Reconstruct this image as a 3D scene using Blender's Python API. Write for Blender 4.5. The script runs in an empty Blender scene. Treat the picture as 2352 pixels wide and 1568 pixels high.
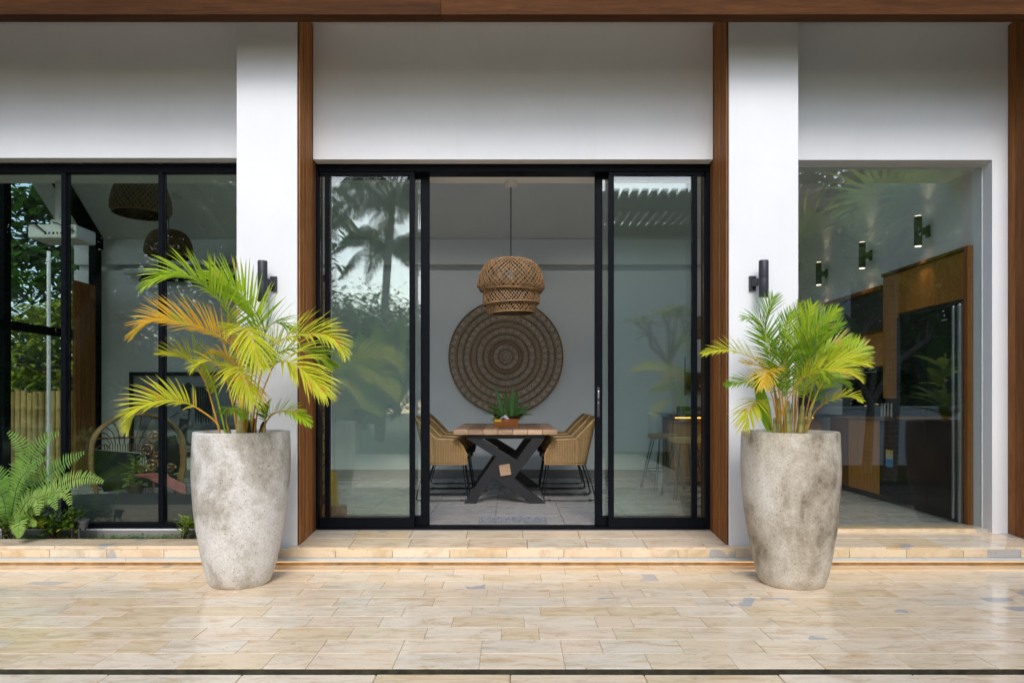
import bpy, bmesh, math, random
from mathutils import Vector, Matrix, noise as mnoise
R = math.radians
rnd = random.Random(7)
sc = bpy.context.scene
col = sc.collection

# ---------------------------------------------------------------- camera
CAMY, CAMZ, F = -5.19, 1.26, 1568.0
cd = bpy.data.cameras.new('camera'); cam = bpy.data.objects.new('camera', cd); col.objects.link(cam)
cd.sensor_width = 36.0; cd.lens = 36.0 * F / 2352.0
cd.shift_y = (915 - 784) / 2352.0
cd.clip_start = 0.05; cd.clip_end = 400
cam.location = (0, CAMY, CAMZ); cam.rotation_euler = (R(90), 0, 0)
sc.camera = cam
# ---------------------------------------------------------------- light
SUN_EL = 42.0
w = bpy.data.worlds.new('World'); sc.world = w; w.use_nodes = True
nt = w.node_tree; nt.nodes.clear()
sky = nt.nodes.new('ShaderNodeTexSky'); sky.sky_type = 'NISHITA'; sky.sun_disc = False
sky.sun_elevation = R(SUN_EL); sky.sun_rotation = R(180)
sky.air_density = 1.0; sky.dust_density = 1.7; sky.ozone_density = 1.0
hs = nt.nodes.new('ShaderNodeHueSaturation'); hs.inputs['Saturation'].default_value = 0.9
bg = nt.nodes.new('ShaderNodeBackground'); bg.inputs['Strength'].default_value = 0.13
wo = nt.nodes.new('ShaderNodeOutputWorld')
nt.links.new(sky.outputs[0], hs.inputs['Color']); nt.links.new(hs.outputs[0], bg.inputs[0]); nt.links.new(bg.outputs[0], wo.inputs[0])
sl = bpy.data.lights.new('sun', 'SUN'); sun = bpy.data.objects.new('sun', sl); col.objects.link(sun)
sl.energy = 0.78; sl.angle = R(22); sl.color = (1.0, 0.99, 0.975)
sun.rotation_euler = (R(90 - SUN_EL), 0, R(3)); sun.location = (0, -12, 12)
sc.view_settings.view_transform = 'Standard'; sc.view_settings.look = 'None'
sc.view_settings.exposure = 1.25; sc.view_settings.gamma = 1.0
try: sc.view_settings.use_curve_mapping = False
except Exception: pass
sc.render.engine = 'CYCLES'
cy = sc.cycles
cy.use_denoising = True
try: cy.denoiser = 'OPENIMAGEDENOISE'
except Exception: pass
cy.max_bounces = 10; cy.diffuse_bounces = 5; cy.glossy_bounces = 4; cy.transmission_bounces = 6; cy.transparent_max_bounces = 24
cy.sample_clamp_indirect = 6.0; cy.caustics_reflective = False; cy.caustics_refractive = False

# ---------------------------------------------------------------- helpers
def P(px, py, D):
    """photo point (in 2352 x 1568 pixels) at depth D -> place"""
    return Vector(((px - 1176) / F * D, CAMY + D, CAMZ + (915 - py) / F * D))
def YD(D): return CAMY + D

class NT:
    def __init__(s, name):
        s.m = bpy.data.materials.new(name); s.m.use_nodes = True
        s.t = s.m.node_tree; s.t.nodes.clear()
        s.out = s.t.nodes.new('ShaderNodeOutputMaterial')
    def n(s, typ, ins=None, **kw):
        nd = s.t.nodes.new(typ)
        for k, v in kw.items(): setattr(nd, k, v)
        if ins:
            for k, v in ins.items(): s.set(nd.inputs[k], v)
        return nd
    def set(s, sock, v):
        if isinstance(v, bpy.types.NodeSocket): s.t.links.new(v, sock)
        elif isinstance(v, bpy.types.Node): s.t.links.new(v.outputs[0], sock)
        else:
            if sock.type == 'RGBA' and len(v) == 3: v = (*v, 1)
            sock.default_value = v
    def pos(s, scale=(1, 1, 1), mode='pos', offs=None):
        if mode == 'pos': v = s.n('ShaderNodeNewGeometry').outputs['Position']
        elif mode == 'uv': v = s.n('ShaderNodeTexCoord').outputs['UV']
        else: v = s.n('ShaderNodeTexCoord').outputs['Object']
        mp = s.n('ShaderNodeMapping', {'Vector': v, 'Scale': scale})
        if offs is not None: s.set(mp.inputs['Location'], offs)
        return mp.outputs[0]
    def noise(s, vec, scale, detail=4, rough=.55, dist=0.0):
        return s.n('ShaderNodeTexNoise', {'Vector': vec, 'Scale': scale, 'Detail': detail, 'Roughness': rough, 'Distortion': dist}).outputs['Fac']
    def ramp(s, fac, stops, interp='LINEAR'):
        r = s.n('ShaderNodeValToRGB', {'Fac': fac}); cr = r.color_ramp; cr.interpolation = interp
        while len(cr.elements) < len(stops): cr.elements.new(0.5)
        for e, (p, c) in zip(cr.elements, stops):
            e.position = p
            if not isinstance(c, (tuple, list)): c = (c, c, c)
            e.color = (*c, 1)
        return r.outputs['Color']
    def mix(s, fac, a, b, blend='MIX'):
        x = s.n('ShaderNodeMix', data_type='RGBA', blend_type=blend)
        s.set(x.inputs[0], fac); s.set(x.inputs[6], a); s.set(x.inputs[7], b)
        return x.outputs[2]
    def math(s, op, a, b=None, clamp=False):
        x = s.n('ShaderNodeMath', operation=op, use_clamp=clamp); s.set(x.inputs[0], a)
        if b is not None: s.set(x.inputs[1], b)
        return x.outputs[0]
    def bump(s, h, strength=.3, dist=.01):
        return s.n('ShaderNodeBump', {'Height': h, 'Strength': strength, 'Distance': dist}).outputs[0]
    def bsdf(s, color, rough=.5, spec=.5, metal=0.0, normal=None, coat=0.0, coat_r=.1, trans=None):
        p = s.n('ShaderNodeBsdfPrincipled')
        s.set(p.inputs['Base Color'], color); s.set(p.inputs['Roughness'], rough)
        s.set(p.inputs['Specular IOR Level'], spec); s.set(p.inputs['Metallic'], metal)
        if normal is not None: s.set(p.inputs['Normal'], normal)
        if coat: s.set(p.inputs['Coat Weight'], coat); s.set(p.inputs['Coat Roughness'], coat_r)
        s.t.links.new(p.outputs[0], s.out.inputs[0]); return p

def simple(name, c, rough=.5, var=.12, scale=6.0, bump=.0, bscale=40.0, metal=0.0, spec=.5, coat=0.0, mode='pos'):
    m = NT(name); v = m.pos(mode=mode)
    n = m.noise(v, scale, 5)
    lo = tuple(x * (1 - var) for x in c); hi = tuple(min(1, x * (1 + var)) for x in c)
    cc = m.ramp(n, [(.3, lo), (.7, hi)])
    nb = m.bump(m.noise(v, bscale, 4), bump, .005) if bump else None
    m.bsdf(cc, rough, spec, metal, nb, coat); return m.m

def wood(name, c1, c2, axis='z', scale=1.0, rough=.45, var=True, fine=60.0, coat=0.0):
    m = NT(name)
    st = {'x': (1.2, 14, 14), 'y': (14, 1.2, 14), 'z': (14, 14, 1.2)}[axis]
    rn = m.n('ShaderNodeObjectInfo').outputs['Random']
    off = m.n('ShaderNodeCombineXYZ', {0: m.math('MULTIPLY', rn, 17.0), 1: m.math('MULTIPLY', rn, 31.0), 2: m.math('MULTIPLY', rn, 23.0)}).outputs[0]
    v = m.pos(tuple(a * scale for a in st), offs=off)
    n1 = m.noise(v, 1.0, 6, .6, .6)
    n2 = m.noise(m.pos(tuple(a * scale * 5 for a in st), offs=off), 1.0, 3, .6)
    cc = m.ramp(n1, [(.25, c1), (.5, tuple((a + b) / 2 for a, b in zip(c1, c2))), (.75, c2)])
    cc = m.mix(.35, cc, m.ramp(n2, [(.35, (.25, .22, .2)), (.65, (1, 1, 1))]), 'MULTIPLY')
    if var:
        k = m.math('ADD', m.math('MULTIPLY', rn, .7), .65)
        cc = m.mix(1.0, cc, m.n('ShaderNodeCombineXYZ', {0: k, 1: k, 2: k}).outputs[0], 'MULTIPLY')
    m.bsdf(cc, rough, .07, 0, m.bump(n2, .25, .003), coat, .25)
    return m.m

def leafmat(name, c1, c2, rough=.45, transl=.45, scale=3.0, tip=None):
    m = NT(name)
    n = m.noise(m.pos(), scale, 3)
    rn = m.n('ShaderNodeNewGeometry').outputs['Random Per Island']
    f = m.math('ADD', m.math('MULTIPLY', n, .6), m.math('MULTIPLY', rn, .4))
    cc = m.ramp(f, [(.3, c1), (.7, c2)])
    if tip:
        cc = m.mix(m.math('GREATER_THAN', m.noise(m.pos(), 9.0, 2), .62), cc, tip)
    p = m.bsdf(cc, rough, .4)
    tr = m.n('ShaderNodeBsdfTranslucent', {'Color': cc})
    mx = m.n('ShaderNodeMixShader', {0: transl, 1: p.outputs[0], 2: tr.outputs[0]})
    m.t.links.new(mx.outputs[0], m.out.inputs[0]); return m.m

def glassmat(name, f0=.07, tint=(.875, .955, .915), rough=0.0):
    m = NT(name)
    lw = m.n('ShaderNodeLayerWeight', {'Blend': .5}).outputs['Facing']
    f = m.math('ADD', m.math('MULTIPLY', m.math('POWER', lw, 5.0), 1 - f0), f0)
    tr = m.n('ShaderNodeBsdfTransparent', {'Color': tint})
    wv = m.bump(m.noise(m.pos(), .8, 1, .4), .012, .02)
    gl = m.n('ShaderNodeBsdfGlossy', {'Color': (1, 1, 1), 'Roughness': rough, 'Normal': wv})
    mx = m.n('ShaderNodeMixShader', {0: f, 1: tr.outputs[0], 2: gl.outputs[0]})
    m.t.links.new(mx.outputs[0], m.out.inputs[0]); return m.m

def emis(name, c, s):
    m = NT(name); e = m.n('ShaderNodeEmission', {'Color': c, 'Strength': s}); m.t.links.new(e.outputs[0], m.out.inputs[0]); return m.m

class MB:
    def __init__(s): s.v = []; s.f = []; s.uv = {}
    def box(s, x0, x1, y0, y1, z0, z1, M=None):
        b = len(s.v)
        pts = [(x0, y0, z0), (x1, y0, z0), (x1, y1, z0), (x0, y1, z0), (x0, y0, z1), (x1, y0, z1), (x1, y1, z1), (x0, y1, z1)]
        if M is not None: pts = [tuple(M @ Vector(p)) for p in pts]
        s.v += pts
        s.f += [tuple(b + i for i in q) for q in ((0, 3, 2, 1), (4, 5, 6, 7), (0, 1, 5, 4), (1, 2, 6, 5), (2, 3, 7, 6), (3, 0, 4, 7))]
        return s
    def bar(s, a, b, wx, wy, up=Vector((0, 0, 1))):
        a = Vector(a); b = Vector(b); d = (b - a); L = d.length; d.normalize()
        x = d.cross(up)
        if x.length < 1e-4: x = d.cross(Vector((0, 1, 0)))
        x.normalize(); y = x.cross(d)
        M = Matrix((( x.x, y.x, d.x, a.x), (x.y, y.y, d.y, a.y), (x.z, y.z, d.z, a.z), (0, 0, 0, 1)))
        return s.box(-wx / 2, wx / 2, -wy / 2, wy / 2, 0, L, M)
    def prism(s, poly, y0, y1, axis='y', M=None):
        """poly in the plane across axis, pushed from y0 to y1"""
        b = len(s.v); n = len(poly)
        def mk(u, v, t):
            p = {'y': (u, t, v), 'x': (t, u, v), 'z': (u, v, t)}[axis]
            return tuple(M @ Vector(p)) if M is not None else p
        s.v += [mk(u, v, y0) for u, v in poly] + [mk(u, v, y1) for u, v in poly]
        s.f.append(tuple(b + i for i in range(n))); s.f.append(tuple(b + n + i for i in reversed(range(n))))
        for i in range(n):
            j = (i + 1) % n; s.f.append((b + j, b + i, b + n + i, b + n + j))
        return s
    def tube(s, pts, r, seg=6, closed=False, caps=True):
        pts = [Vector(p) for p in pts]; n = len(pts); b = len(s.v)
        rs = r if isinstance(r, (list, tuple)) else [r] * n
        up = None
        for i, p in enumerate(pts):
            if closed: t = pts[(i + 1) % n] - pts[i - 1]
            else: t = pts[min(i + 1, n - 1)] - pts[max(i - 1, 0)]
            t.normalize() if t.length > 1e-9 else None
            if up is None:
                up = Vector((0, 0, 1)) if abs(t.z) < .9 else Vector((1, 0, 0))
            x = t.cross(up)
            if x.length < 1e-5: x = t.cross(Vector((.3, 1, .2)))
            x.normalize(); y = x.cross(t).normalized(); up = y
            for k in range(seg):
                a = 2 * math.pi * k / seg
                s.v.append(tuple(p + (x * math.cos(a) + y * math.sin(a)) * rs[i]))
        m = n if closed else n - 1
        for i in range(m):
            i2 = (i + 1) % n
            for k in range(seg):
                k2 = (k + 1) % seg
                s.f.append((b + i * seg + k, b + i * seg + k2, b + i2 * seg + k2, b + i2 * seg + k))
        if caps and not closed:
            s.f.append(tuple(b + k for k in reversed(range(seg)))); s.f.append(tuple(b + (n - 1) * seg + k for k in range(seg)))
        return s
    def lathe(s, prof, c=(0, 0, 0), n=32, M=None, wob=None, caps=True):
        b = len(s.v); m = len(prof)
        for (r, z) in prof:
            for k in range(n):
                a = 2 * math.pi * k / n
                rr = r * (wob(a, z) if wob else 1)
                p = Vector((c[0] + rr * math.cos(a), c[1] + rr * math.sin(a), c[2] + z))
                s.v.append(tuple(M @ p) if M is not None else tuple(p))
        for i in range(m - 1):
            for k in range(n):
                k2 = (k + 1) % n
                s.f.append((b + i * n + k, b + i * n + k2, b + (i + 1) * n + k2, b + (i + 1) * n + k))
        if caps: s.f.append(tuple(b + k for k in reversed(range(n)))); s.f.append(tuple(b + (m - 1) * n + k for k in range(n)))
        return s
    def grid(s, fn, nu, nv, uvfn=None):
        b = len(s.v)
        for j in range(nv + 1):
            for i in range(nu + 1):
                s.v.append(tuple(fn(i / nu, j / nv)))
        for j in range(nv):
            for i in range(nu):
                q = (b + j * (nu + 1) + i, b + j * (nu + 1) + i + 1, b + (j + 1) * (nu + 1) + i + 1, b + (j + 1) * (nu + 1) + i)
                if uvfn: s.uv[len(s.f)] = [uvfn(i / nu, j / nv), uvfn((i + 1) / nu, j / nv), uvfn((i + 1) / nu, (j + 1) / nv), uvfn(i / nu, (j + 1) / nv)]
                s.f.append(q)
        return s
    def leaf(s, base, d, nrm, L, W, droop=.25, nseg=3, fold=.25, shape=None):
        """one leaf: a folded blade along d that bends down"""
        d = Vector(d).normalized(); side = d.cross(nrm)
        if side.length < 1e-4: side = d.cross(Vector((.2, .5, .9)))
        side.normalize(); n = side.cross(d).normalized()
        p = Vector(base); b = len(s.v); step = L / nseg
        for i in range(nseg + 1):
            t = i / nseg
            wv = (shape(t) if shape else math.sin(math.pi * min(.97, .12 + t * .88)) ** .8) * W * .5
            if i == nseg: wv = W * .02
            s.v += [tuple(p - side * wv + n * wv * fold), tuple(p), tuple(p + side * wv + n * wv * fold)]
            d = (d + Vector((0, 0, -droop / nseg))).normalized(); n = side.cross(d).normalized()
            p = p + d * step
        for i in range(nseg):
            q = b + i * 3
            s.f += [(q, q + 1, q + 4, q + 3), (q + 1, q + 2, q + 5, q + 4)]
        return s
    def build(s, name, mat, parent=None, smooth=False, bevel=0.0, bseg=2, center=True, kind=None, solid=0.0):
        c = Vector((0, 0, 0))
        if center and s.v:
            lo = [min(v[i] for v in s.v) for i in range(3)]; hi = [max(v[i] for v in s.v) for i in range(3)]
            c = Vector([(a + b) / 2 for a, b in zip(lo, hi)])
        me = bpy.data.meshes.new(name)
        me.from_pydata([(v[0] - c.x, v[1] - c.y, v[2] - c.z) for v in s.v], [], s.f)
        if s.uv:
            ul = me.uv_layers.new(name='UVMap')
            for pi, uvs in s.uv.items():
                p = me.polygons[pi]
                for li, u in zip(p.loop_indices, uvs): ul.data[li].uv = u
        if bevel or not (s.uv):
            pass
        if bevel:
            bm = bmesh.new(); bm.from_mesh(me)
            bmesh.ops.recalc_face_normals(bm, faces=bm.faces)
            es = [e for e in bm.edges if len(e.link_faces) == 2 and e.calc_face_angle(0) > R(30)]
            bmesh.ops.bevel(bm, geom=es, offset=bevel, segments=bseg, affect='EDGES', profile=.6, clamp_overlap=True)
            bm.to_mesh(me); bm.free()
        if mat is not None: me.materials.append(mat)
        if smooth:
            me.polygons.foreach_set('use_smooth', [True] * len(me.polygons))
            try: me.set_sharp_from_angle(angle=R(40))
            except Exception: pass
        me.update()
        return link(name, me, c, parent, kind, solid)

def link(name, me, loc, parent=None, kind=None, solid=0.0):
    o = bpy.data.objects.new(name, me); col.objects.link(o); o.location = loc
    if parent is not None:
        o.parent = parent; o.matrix_parent_inverse = base_inv(parent)
    if kind: o['kind'] = kind
    if solid:
        md = o.modifiers.new('thickness', 'SOLIDIFY'); md.thickness = solid; md.offset = 0
    return o
BASE = {}
def base_inv(p):
    M = Matrix.Identity(4); q = p
    chain = []
    while q is not None: chain.append(q); q = q.parent
    for q in reversed(chain):
        M = M @ (q.matrix_parent_inverse if q.parent else Matrix.Identity(4)) @ Matrix.LocRotScale(q.location, q.rotation_euler, q.scale)
    return M.inverted()
def tag(o, label=None, cat=None, group=None, kind=None):
    if label: o['label'] = label
    if cat: o['category'] = cat
    if group: o['group'] = group
    if kind: o['kind'] = kind
    return o
def thing(name, label, cat, loc=(0, 0, 0), group=None):
    o = bpy.data.objects.new(name, None); col.objects.link(o); o.location = loc; o.empty_display_size = .1
    return tag(o, label, cat, group)
def kids(o): return [c for c in bpy.data.objects if c.parent == o]
def copy_tree(o, parent=None, ch=None):
    ch = ch if ch is not None else {}
    if not ch:
        for q in bpy.data.objects:
            if q.parent: ch.setdefault(q.parent.name, []).append(q)
        ch['#'] = []
    c = o.copy(); col.objects.link(c)
    if parent is not None: c.parent = parent
    for k in ch.get(o.name, []): copy_tree(k, c, ch)
    return c
def smoothpath(pts, n):
    """catmull-rom through pts, n samples evenly spaced"""
    pts = [Vector(p) for p in pts]; ext = [pts[0] * 2 - pts[1]] + pts + [pts[-1] * 2 - pts[-2]]
    raw = []
    for i in range(1, len(ext) - 2):
        p0, p1, p2, p3 = ext[i - 1:i + 3]
        for k in range(12):
            t = k / 12
            raw.append(.5 * ((2 * p1) + (p2 - p0) * t + (2 * p0 - 5 * p1 + 4 * p2 - p3) * t * t + (3 * p1 - p0 - 3 * p2 + p3) * t ** 3))
    raw.append(pts[-1])
    L = [0]
    for a, b in zip(raw, raw[1:]): L.append(L[-1] + (b - a).length)
    out = []; j = 0
    for k in range(n):
        t = L[-1] * k / (n - 1)
        while j < len(L) - 2 and L[j + 1] < t: j += 1
        u = (t - L[j]) / max(1e-9, L[j + 1] - L[j]); out.append(raw[j].lerp(raw[j + 1], min(1, u)))
    return out

# ---------------------------------------------------------------- materials
def m_plaster():
    m = NT('white plaster'); v = m.pos()
    n = m.noise(v, 1.3, 5, .6); n2 = m.noise(v, 9, 5)
    c = m.ramp(n, [(.3, (.685, .70, .725)), (.7, (.745, .757, .775))])
    st = m.noise(m.pos((5, 5, .5)), 1.6, 6, .65)
    c = m.mix(m.ramp(st, [(.56, 0), (.8, .22)]), c, (.60, .58, .53))
    c = m.mix(m.ramp(m.noise(v, 45, 4, .7), [(.66, 0), (.74, .25)]), c, (.55, .53, .5))
    b = m.math('ADD', m.math('MULTIPLY', n2, .7), m.math('MULTIPLY', m.noise(v, 120, 3), .12))
    m.bsdf(c, .75, .25, 0, m.bump(b, .12, .012)); return m.m
def m_stone(name, gloss=True):
    """travertine paving: tone per stone, veins, rust, grey patches, moss specks, a thin film of water"""
    m = NT(name); rn = m.n('ShaderNodeObjectInfo').outputs['Random']
    off = m.n('ShaderNodeCombineXYZ', {0: m.math('MULTIPLY', rn, 37.0), 1: m.math('MULTIPLY', rn, 11.0), 2: m.math('MULTIPLY', rn, 53.0)}).outputs[0]
    v = m.pos(); vo = m.pos((1.0, 3.2, 1.0), offs=off); vb = m.pos((1, 1, 1), offs=off)
    base = m.ramp(rn, [(0, (.70, .55, .35)), (.14, (.76, .63, .46)), (.28, (.75, .59, .42)), (.42, (.71, .63, .50)), (.56, (.77, .62, .46)), (.7, (.72, .59, .41)), (.85, (.78, .67, .52)), (1, (.70, .54, .34))], 'CONSTANT')
    n1 = m.noise(vo, 4.5, 8, .65, .8)
    c = m.mix(.8, m.mix(.25, base, (.72, .60, .44)), m.ramp(n1, [(.28, (.66, .60, .50)), (.5, (1, 1, 1)), (.75, (1.10, 1.09, 1.07))]), 'MULTIPLY')
    n2 = m.noise(vo, 2.2, 6, .6, 1.5)
    c = m.mix(m.ramp(n2, [(.54, 0), (.72, .75)]), c, (.56, .34, .15))
    n3 = m.noise(vb, 1.6, 3, .5, .5)
    g = m.math('MULTIPLY', m.ramp(n3, [(.645, 0), (.652, 1)]), m.math('GREATER_THAN', m.noise(v, .9, 0), .50))
    c = m.mix(m.math('MULTIPLY', g, .8), c, (.36, .38, .40))
    n4 = m.noise(vb, 14, 6, .7)
    c = m.mix(m.ramp(n4, [(.62, 0), (.74, .75)]), c, (.25, .17, .08))
    n7 = m.noise(m.pos((1.4, 7, 1), offs=off), 3.0, 8, .7, 2.0)
    c = m.mix(m.math('MULTIPLY', m.ramp(n7, [(.55, 0), (.66, .55)]), m.math('GREATER_THAN', m.noise(m.n('ShaderNodeVectorMath', {0: off, 1: (1, 1, 1)}, operation='MULTIPLY').outputs[0], .35, 0), .48)), c, (.50, .36, .20))
    n5 = m.noise(vb, 60, 3, .7)
    c = m.mix(m.ramp(n5, [(.62, 0), (.72, .5)]), c, (.26, .2, .12))
    n6 = m.noise(v, 1.1, 4)
    r = m.ramp(n6, [(.32, .03), (.5, .07), (.70, .24)] if gloss else [(.3, .3), (.7, .5)])
    r = m.math('ADD', r, m.math('MULTIPLY', m.noise(vb, 22, 4), .07))
    h = m.math('ADD', m.math('MULTIPLY', n1, .6), m.math('MULTIPLY', n4, .5))
    m.bsdf(c, r, .55, 0, m.bump(h, .10, .006)); return m.m
def m_concrete(name, warm, seed):
    m = NT(name); v = m.pos(offs=(seed, seed * .7, seed * .3))
    vz = m.pos((1, 1, .6), offs=(seed * 1.3, seed, 0))
    n1 = m.math('ADD', m.math('MULTIPLY', m.noise(vz, 2.6, 9, .6, .6), .72), m.math('MULTIPLY', m.noise(v, 9.0, 8, .7), .28))
    if warm: c = m.ramp(n1, [(.38, (.13, .105, .07)), (.455, (.37, .325, .255)), (.50, (.47, .425, .35)), (.55, (.57, .53, .455)), (.66, (.68, .65, .59))])
    else: c = m.ramp(n1, [(.37, (.24, .215, .18)), (.44, (.38, .355, .31)), (.485, (.48, .46, .42)), (.53, (.60, .59, .565)), (.66, (.71, .705, .695))])
    n2 = m.noise(v, 85, 4, .75)
    c = m.mix(.75, c, m.ramp(n2, [(.33, (.62, .59, .55)), (.5, (.97, .97, .97)), (.68, (1.18, 1.17, 1.15))]), 'MULTIPLY')
    vo = m.n('ShaderNodeTexVoronoi', {'Vector': v, 'Scale': 30.0}).outputs['Distance']
    pit = m.ramp(vo, [(.09, 1), (.13, 0)])
    c = m.mix(m.math('MULTIPLY', pit, .8), c, (.09, .08, .07))
    n3 = m.noise(v, 10, 7, .7)
    c = m.mix(m.ramp(n3, [(.60, 0), (.72, .5)]), c, (.34, .28, .21))
    h = m.math('SUBTRACT', m.math('ADD', m.math('MULTIPLY', n2, .4), m.math('MULTIPLY', n3, .5)), pit)
    m.bsdf(c, m.ramp(n1, [(.3, .35), (.7, .62)]), .45, 0, m.bump(h, .35, .004)); return m.m
def m_wicker(name, c1, c2):
    m = NT(name); uv = m.n('ShaderNodeTexCoord').outputs['UV']
    sx = m.n('ShaderNodeSeparateXYZ', {0: uv}); u, vv = sx.outputs[0], sx.outputs[1]
    def wave(x, k, ph=0.0): return m.math('ADD', m.math('MULTIPLY', m.math('SINE', m.math('ADD', m.math('MULTIPLY', x, k), ph)), .5), .5)
    st = wave(u, 2 * math.pi / .034)
    row = m.math('FLOOR', m.math('MULTIPLY', vv, 1 / .011))
    alt = m.math('MULTIPLY', m.math('MODULO', row, 2.0), math.pi)
    over = m.math('ADD', m.math('MULTIPLY', m.math('SINE', m.math('ADD', m.math('MULTIPLY', u, math.pi / .017), alt)), .5), .5)
    we = wave(vv, 2 * math.pi / .011)
    h = m.math('ADD', m.math('MULTIPLY', over, .5), m.math('MULTIPLY', we, .5))
    n = m.noise(m.pos(), 30, 4)
    c = m.ramp(m.math('ADD', m.math('MULTIPLY', h, .62), m.math('MULTIPLY', n, .4)), [(.2, tuple(x * .28 for x in c1)), (.5, c1), (.8, c2)])
    c = m.mix(m.math('MULTIPLY', m.ramp(st, [(.6, 0), (.9, 1)]), .45), c, c2)
    m.bsdf(c, .55, .35, 0, m.bump(h, .8, .004)); return m.m
def m_driftwood():
    m = NT('carved driftwood'); v = m.pos((1, 1, .6))
    n = m.noise(v, 26, 6, .7, 1.2)
    c = m.ramp(n, [(.42, (.03, .02, .012)), (.47, (.38, .25, .11)), (.8, (.52, .37, .18))])
    m.bsdf(c, .7, .3, 0, m.bump(n, .6, .02)); return m.m
def m_screenprint():
    m = NT('grey photo print'); v = m.n('ShaderNodeTexCoord').outputs['Object']
    z = m.n('ShaderNodeSeparateXYZ', {0: v}).outputs[2]
    n = m.noise(m.pos((1, 1, 5), 'obj'), 7, 6, .7)
    f = m.math('ADD', m.math('MULTIPLY', z, .9), .5)
    c = m.ramp(f, [(.05, (.30, .30, .31)), (.30, (.38, .39, .40)), (.31, (.10, .11, .12)), (.37, (.2, .21, .22)), (.38, (.26, .27, .29)), (.95, (.33, .34, .37))])
    sp = m.math('MULTIPLY', m.ramp(n, [(.58, 0), (.66, 1)]), m.math('LESS_THAN', z, -.28))
    c = m.mix(sp, c, (.05, .05, .05)); m.bsdf(c, .35, .4); return m.m
def m_floor():
    m = NT('grey porcelain'); rn = m.n('ShaderNodeObjectInfo').outputs['Random']
    off = m.n('ShaderNodeCombineXYZ', {0: m.math('MULTIPLY', rn, 13.0), 1: m.math('MULTIPLY', rn, 7.0), 2: 0.0}).outputs[0]
    n = m.noise(m.pos((1, 2.2, 1), offs=off), 2.5, 6, .55, .4)
    c = m.ramp(n, [(.3, (.335, .32, .31)), (.7, (.36, .345, .335))])
    k = m.math('ADD', m.math('MULTIPLY', rn, .14), .93)
    c = m.mix(1.0, c, m.n('ShaderNodeCombineXYZ', {0: k, 1: k, 2: k}).outputs[0], 'MULTIPLY')
    m.bsdf(c, m.ramp(n, [(.3, .22), (.7, .34)]), .45, 0, m.bump(n, .05, .004)); return m.m
def m_grass(name, c1, c2):
    m = NT(name); v = m.pos(); n = m.noise(v, 3, 6); n2 = m.noise(v, 60, 4)
    c = m.mix(.5, m.ramp(n, [(.3, c1), (.7, c2)]), m.ramp(n2, [(.3, (.4, .4, .3)), (.7, (1.2, 1.2, 1.1))]), 'MULTIPLY')
    m.bsdf(c, .8, .2, 0, m.bump(n2, .8, .03)); return m.m
def m_mat():
    m = NT('grey coir mat'); v = m.pos(); n = m.n('ShaderNodeTexVoronoi', {'Vector': v, 'Scale': 90.0}).outputs['Distance']
    n2 = m.noise(v, 70, 3)
    m.bsdf(m.ramp(n2, [(.38, (.10, .105, .12)), (.6, (.38, .39, .41))]), .9, .2, 0, m.bump(n, 1.0, .01)); return m.m
def m_trunk(name, c1, c2):
    m = NT(name); v = m.pos((1, 1, 1)); w1 = m.n('ShaderNodeTexWave', {'Vector': v, 'Scale': 4.0, 'Distortion': 2.0, 'Detail': 3.0}, bands_direction='Z').outputs['Fac']
    n = m.noise(v, 14, 5)
    m.bsdf(m.mix(.4, m.ramp(n, [(.3, c1), (.7, c2)]), m.ramp(w1, [(.1, (.4, .38, .35)), (.4, (1, 1, 1))]), 'MULTIPLY'), .85, .2, 0, m.bump(n, .5, .02)); return m.m

SHEATHB = simple('shadow batten', (.03, .015, .008), .8, .2)
PLASTER = m_plaster()
INNER = simple('inner white paint', (.78, .775, .755), .7, .03, 2.0, .05, 60)
STONE = m_stone('wet travertine'); STONE_D = m_stone('travertine edge', True)
CONC_L = m_concrete('weathered grey concrete', False, 3.0); CONC_R = m_concrete('stained warm concrete', True, 9.0)
W_BEAM = wood('dark merbau beam', (.05, .019, .005), (.13, .05, .014), 'x', 1.0, .6)
W_CLAD = wood('teak cladding', (.21, .082, .026), (.42, .178, .058), 'z', 1.6, .5)
W_OAK = wood('oak veneer', (.38, .165, .036), (.54, .25, .062), 'z', 2.2, .4)
W_OAKD = wood('oak edge', (.20, .075, .02), (.28, .11, .03), 'z', 2.2, .4)
W_TABLE = wood('rough slab timber', (.20, .115, .07), (.40, .26, .17), 'y', 1.3, .45)
W_TABEND = wood('end grain timber', (.42, .27, .17), (.62, .43, .29), 'x', 1.6, .55)
W_BOX = wood('tissue box timber', (.32, .11, .03), (.48, .19, .055), 'x', 2.0, .4)
W_STUMP = wood('reddish stump', (.16, .06, .02), (.34, .14, .05), 'x', 1.0, .5)
W_STOOL = wood('stool seat timber', (.40, .24, .08), (.56, .36, .14), 'x', 1.5, .5)
BLACK = simple('black aluminium', (.005, .0062, .009), .4, .2, 20, .02, 200, 0, .05)
BLACKM = simple('black painted steel', (.007, .008, .011), .45, .25, 14, .1, 120)
SCONCE = simple('graphite lamp housing', (.022, .026, .034), .5, .1, 10)
GLASS = glassmat('window glass', .088, (.92, .965, .94)); GLASS_L = glassmat('dark window glass', .075, (.83, .89, .85)); GLASS_R = glassmat('grey window glass', .115, (.91, .95, .93))
GLASS_S = glassmat('side glass', .03, (.95, .97, .96))
FLOOR = m_floor()
SKIRT = simple('grey skirting', (.22, .21, .20), .4, .1, 8)
WICKER = m_wicker('rattan weave', (.26, .148, .055), (.47, .30, .125))
RATTAN = simple('rattan cane', (.36, .215, .085), .5, .25, 12)
RATTAN_D = simple('dark rattan strands', (.25, .145, .062), .55, .3, 14)
RATTAN_B = simple('brown rattan strands', (.26, .155, .068), .6, .3, 14)
CANE = simple('hood chair cane', (.27, .15, .055), .5, .35, 9)
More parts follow.
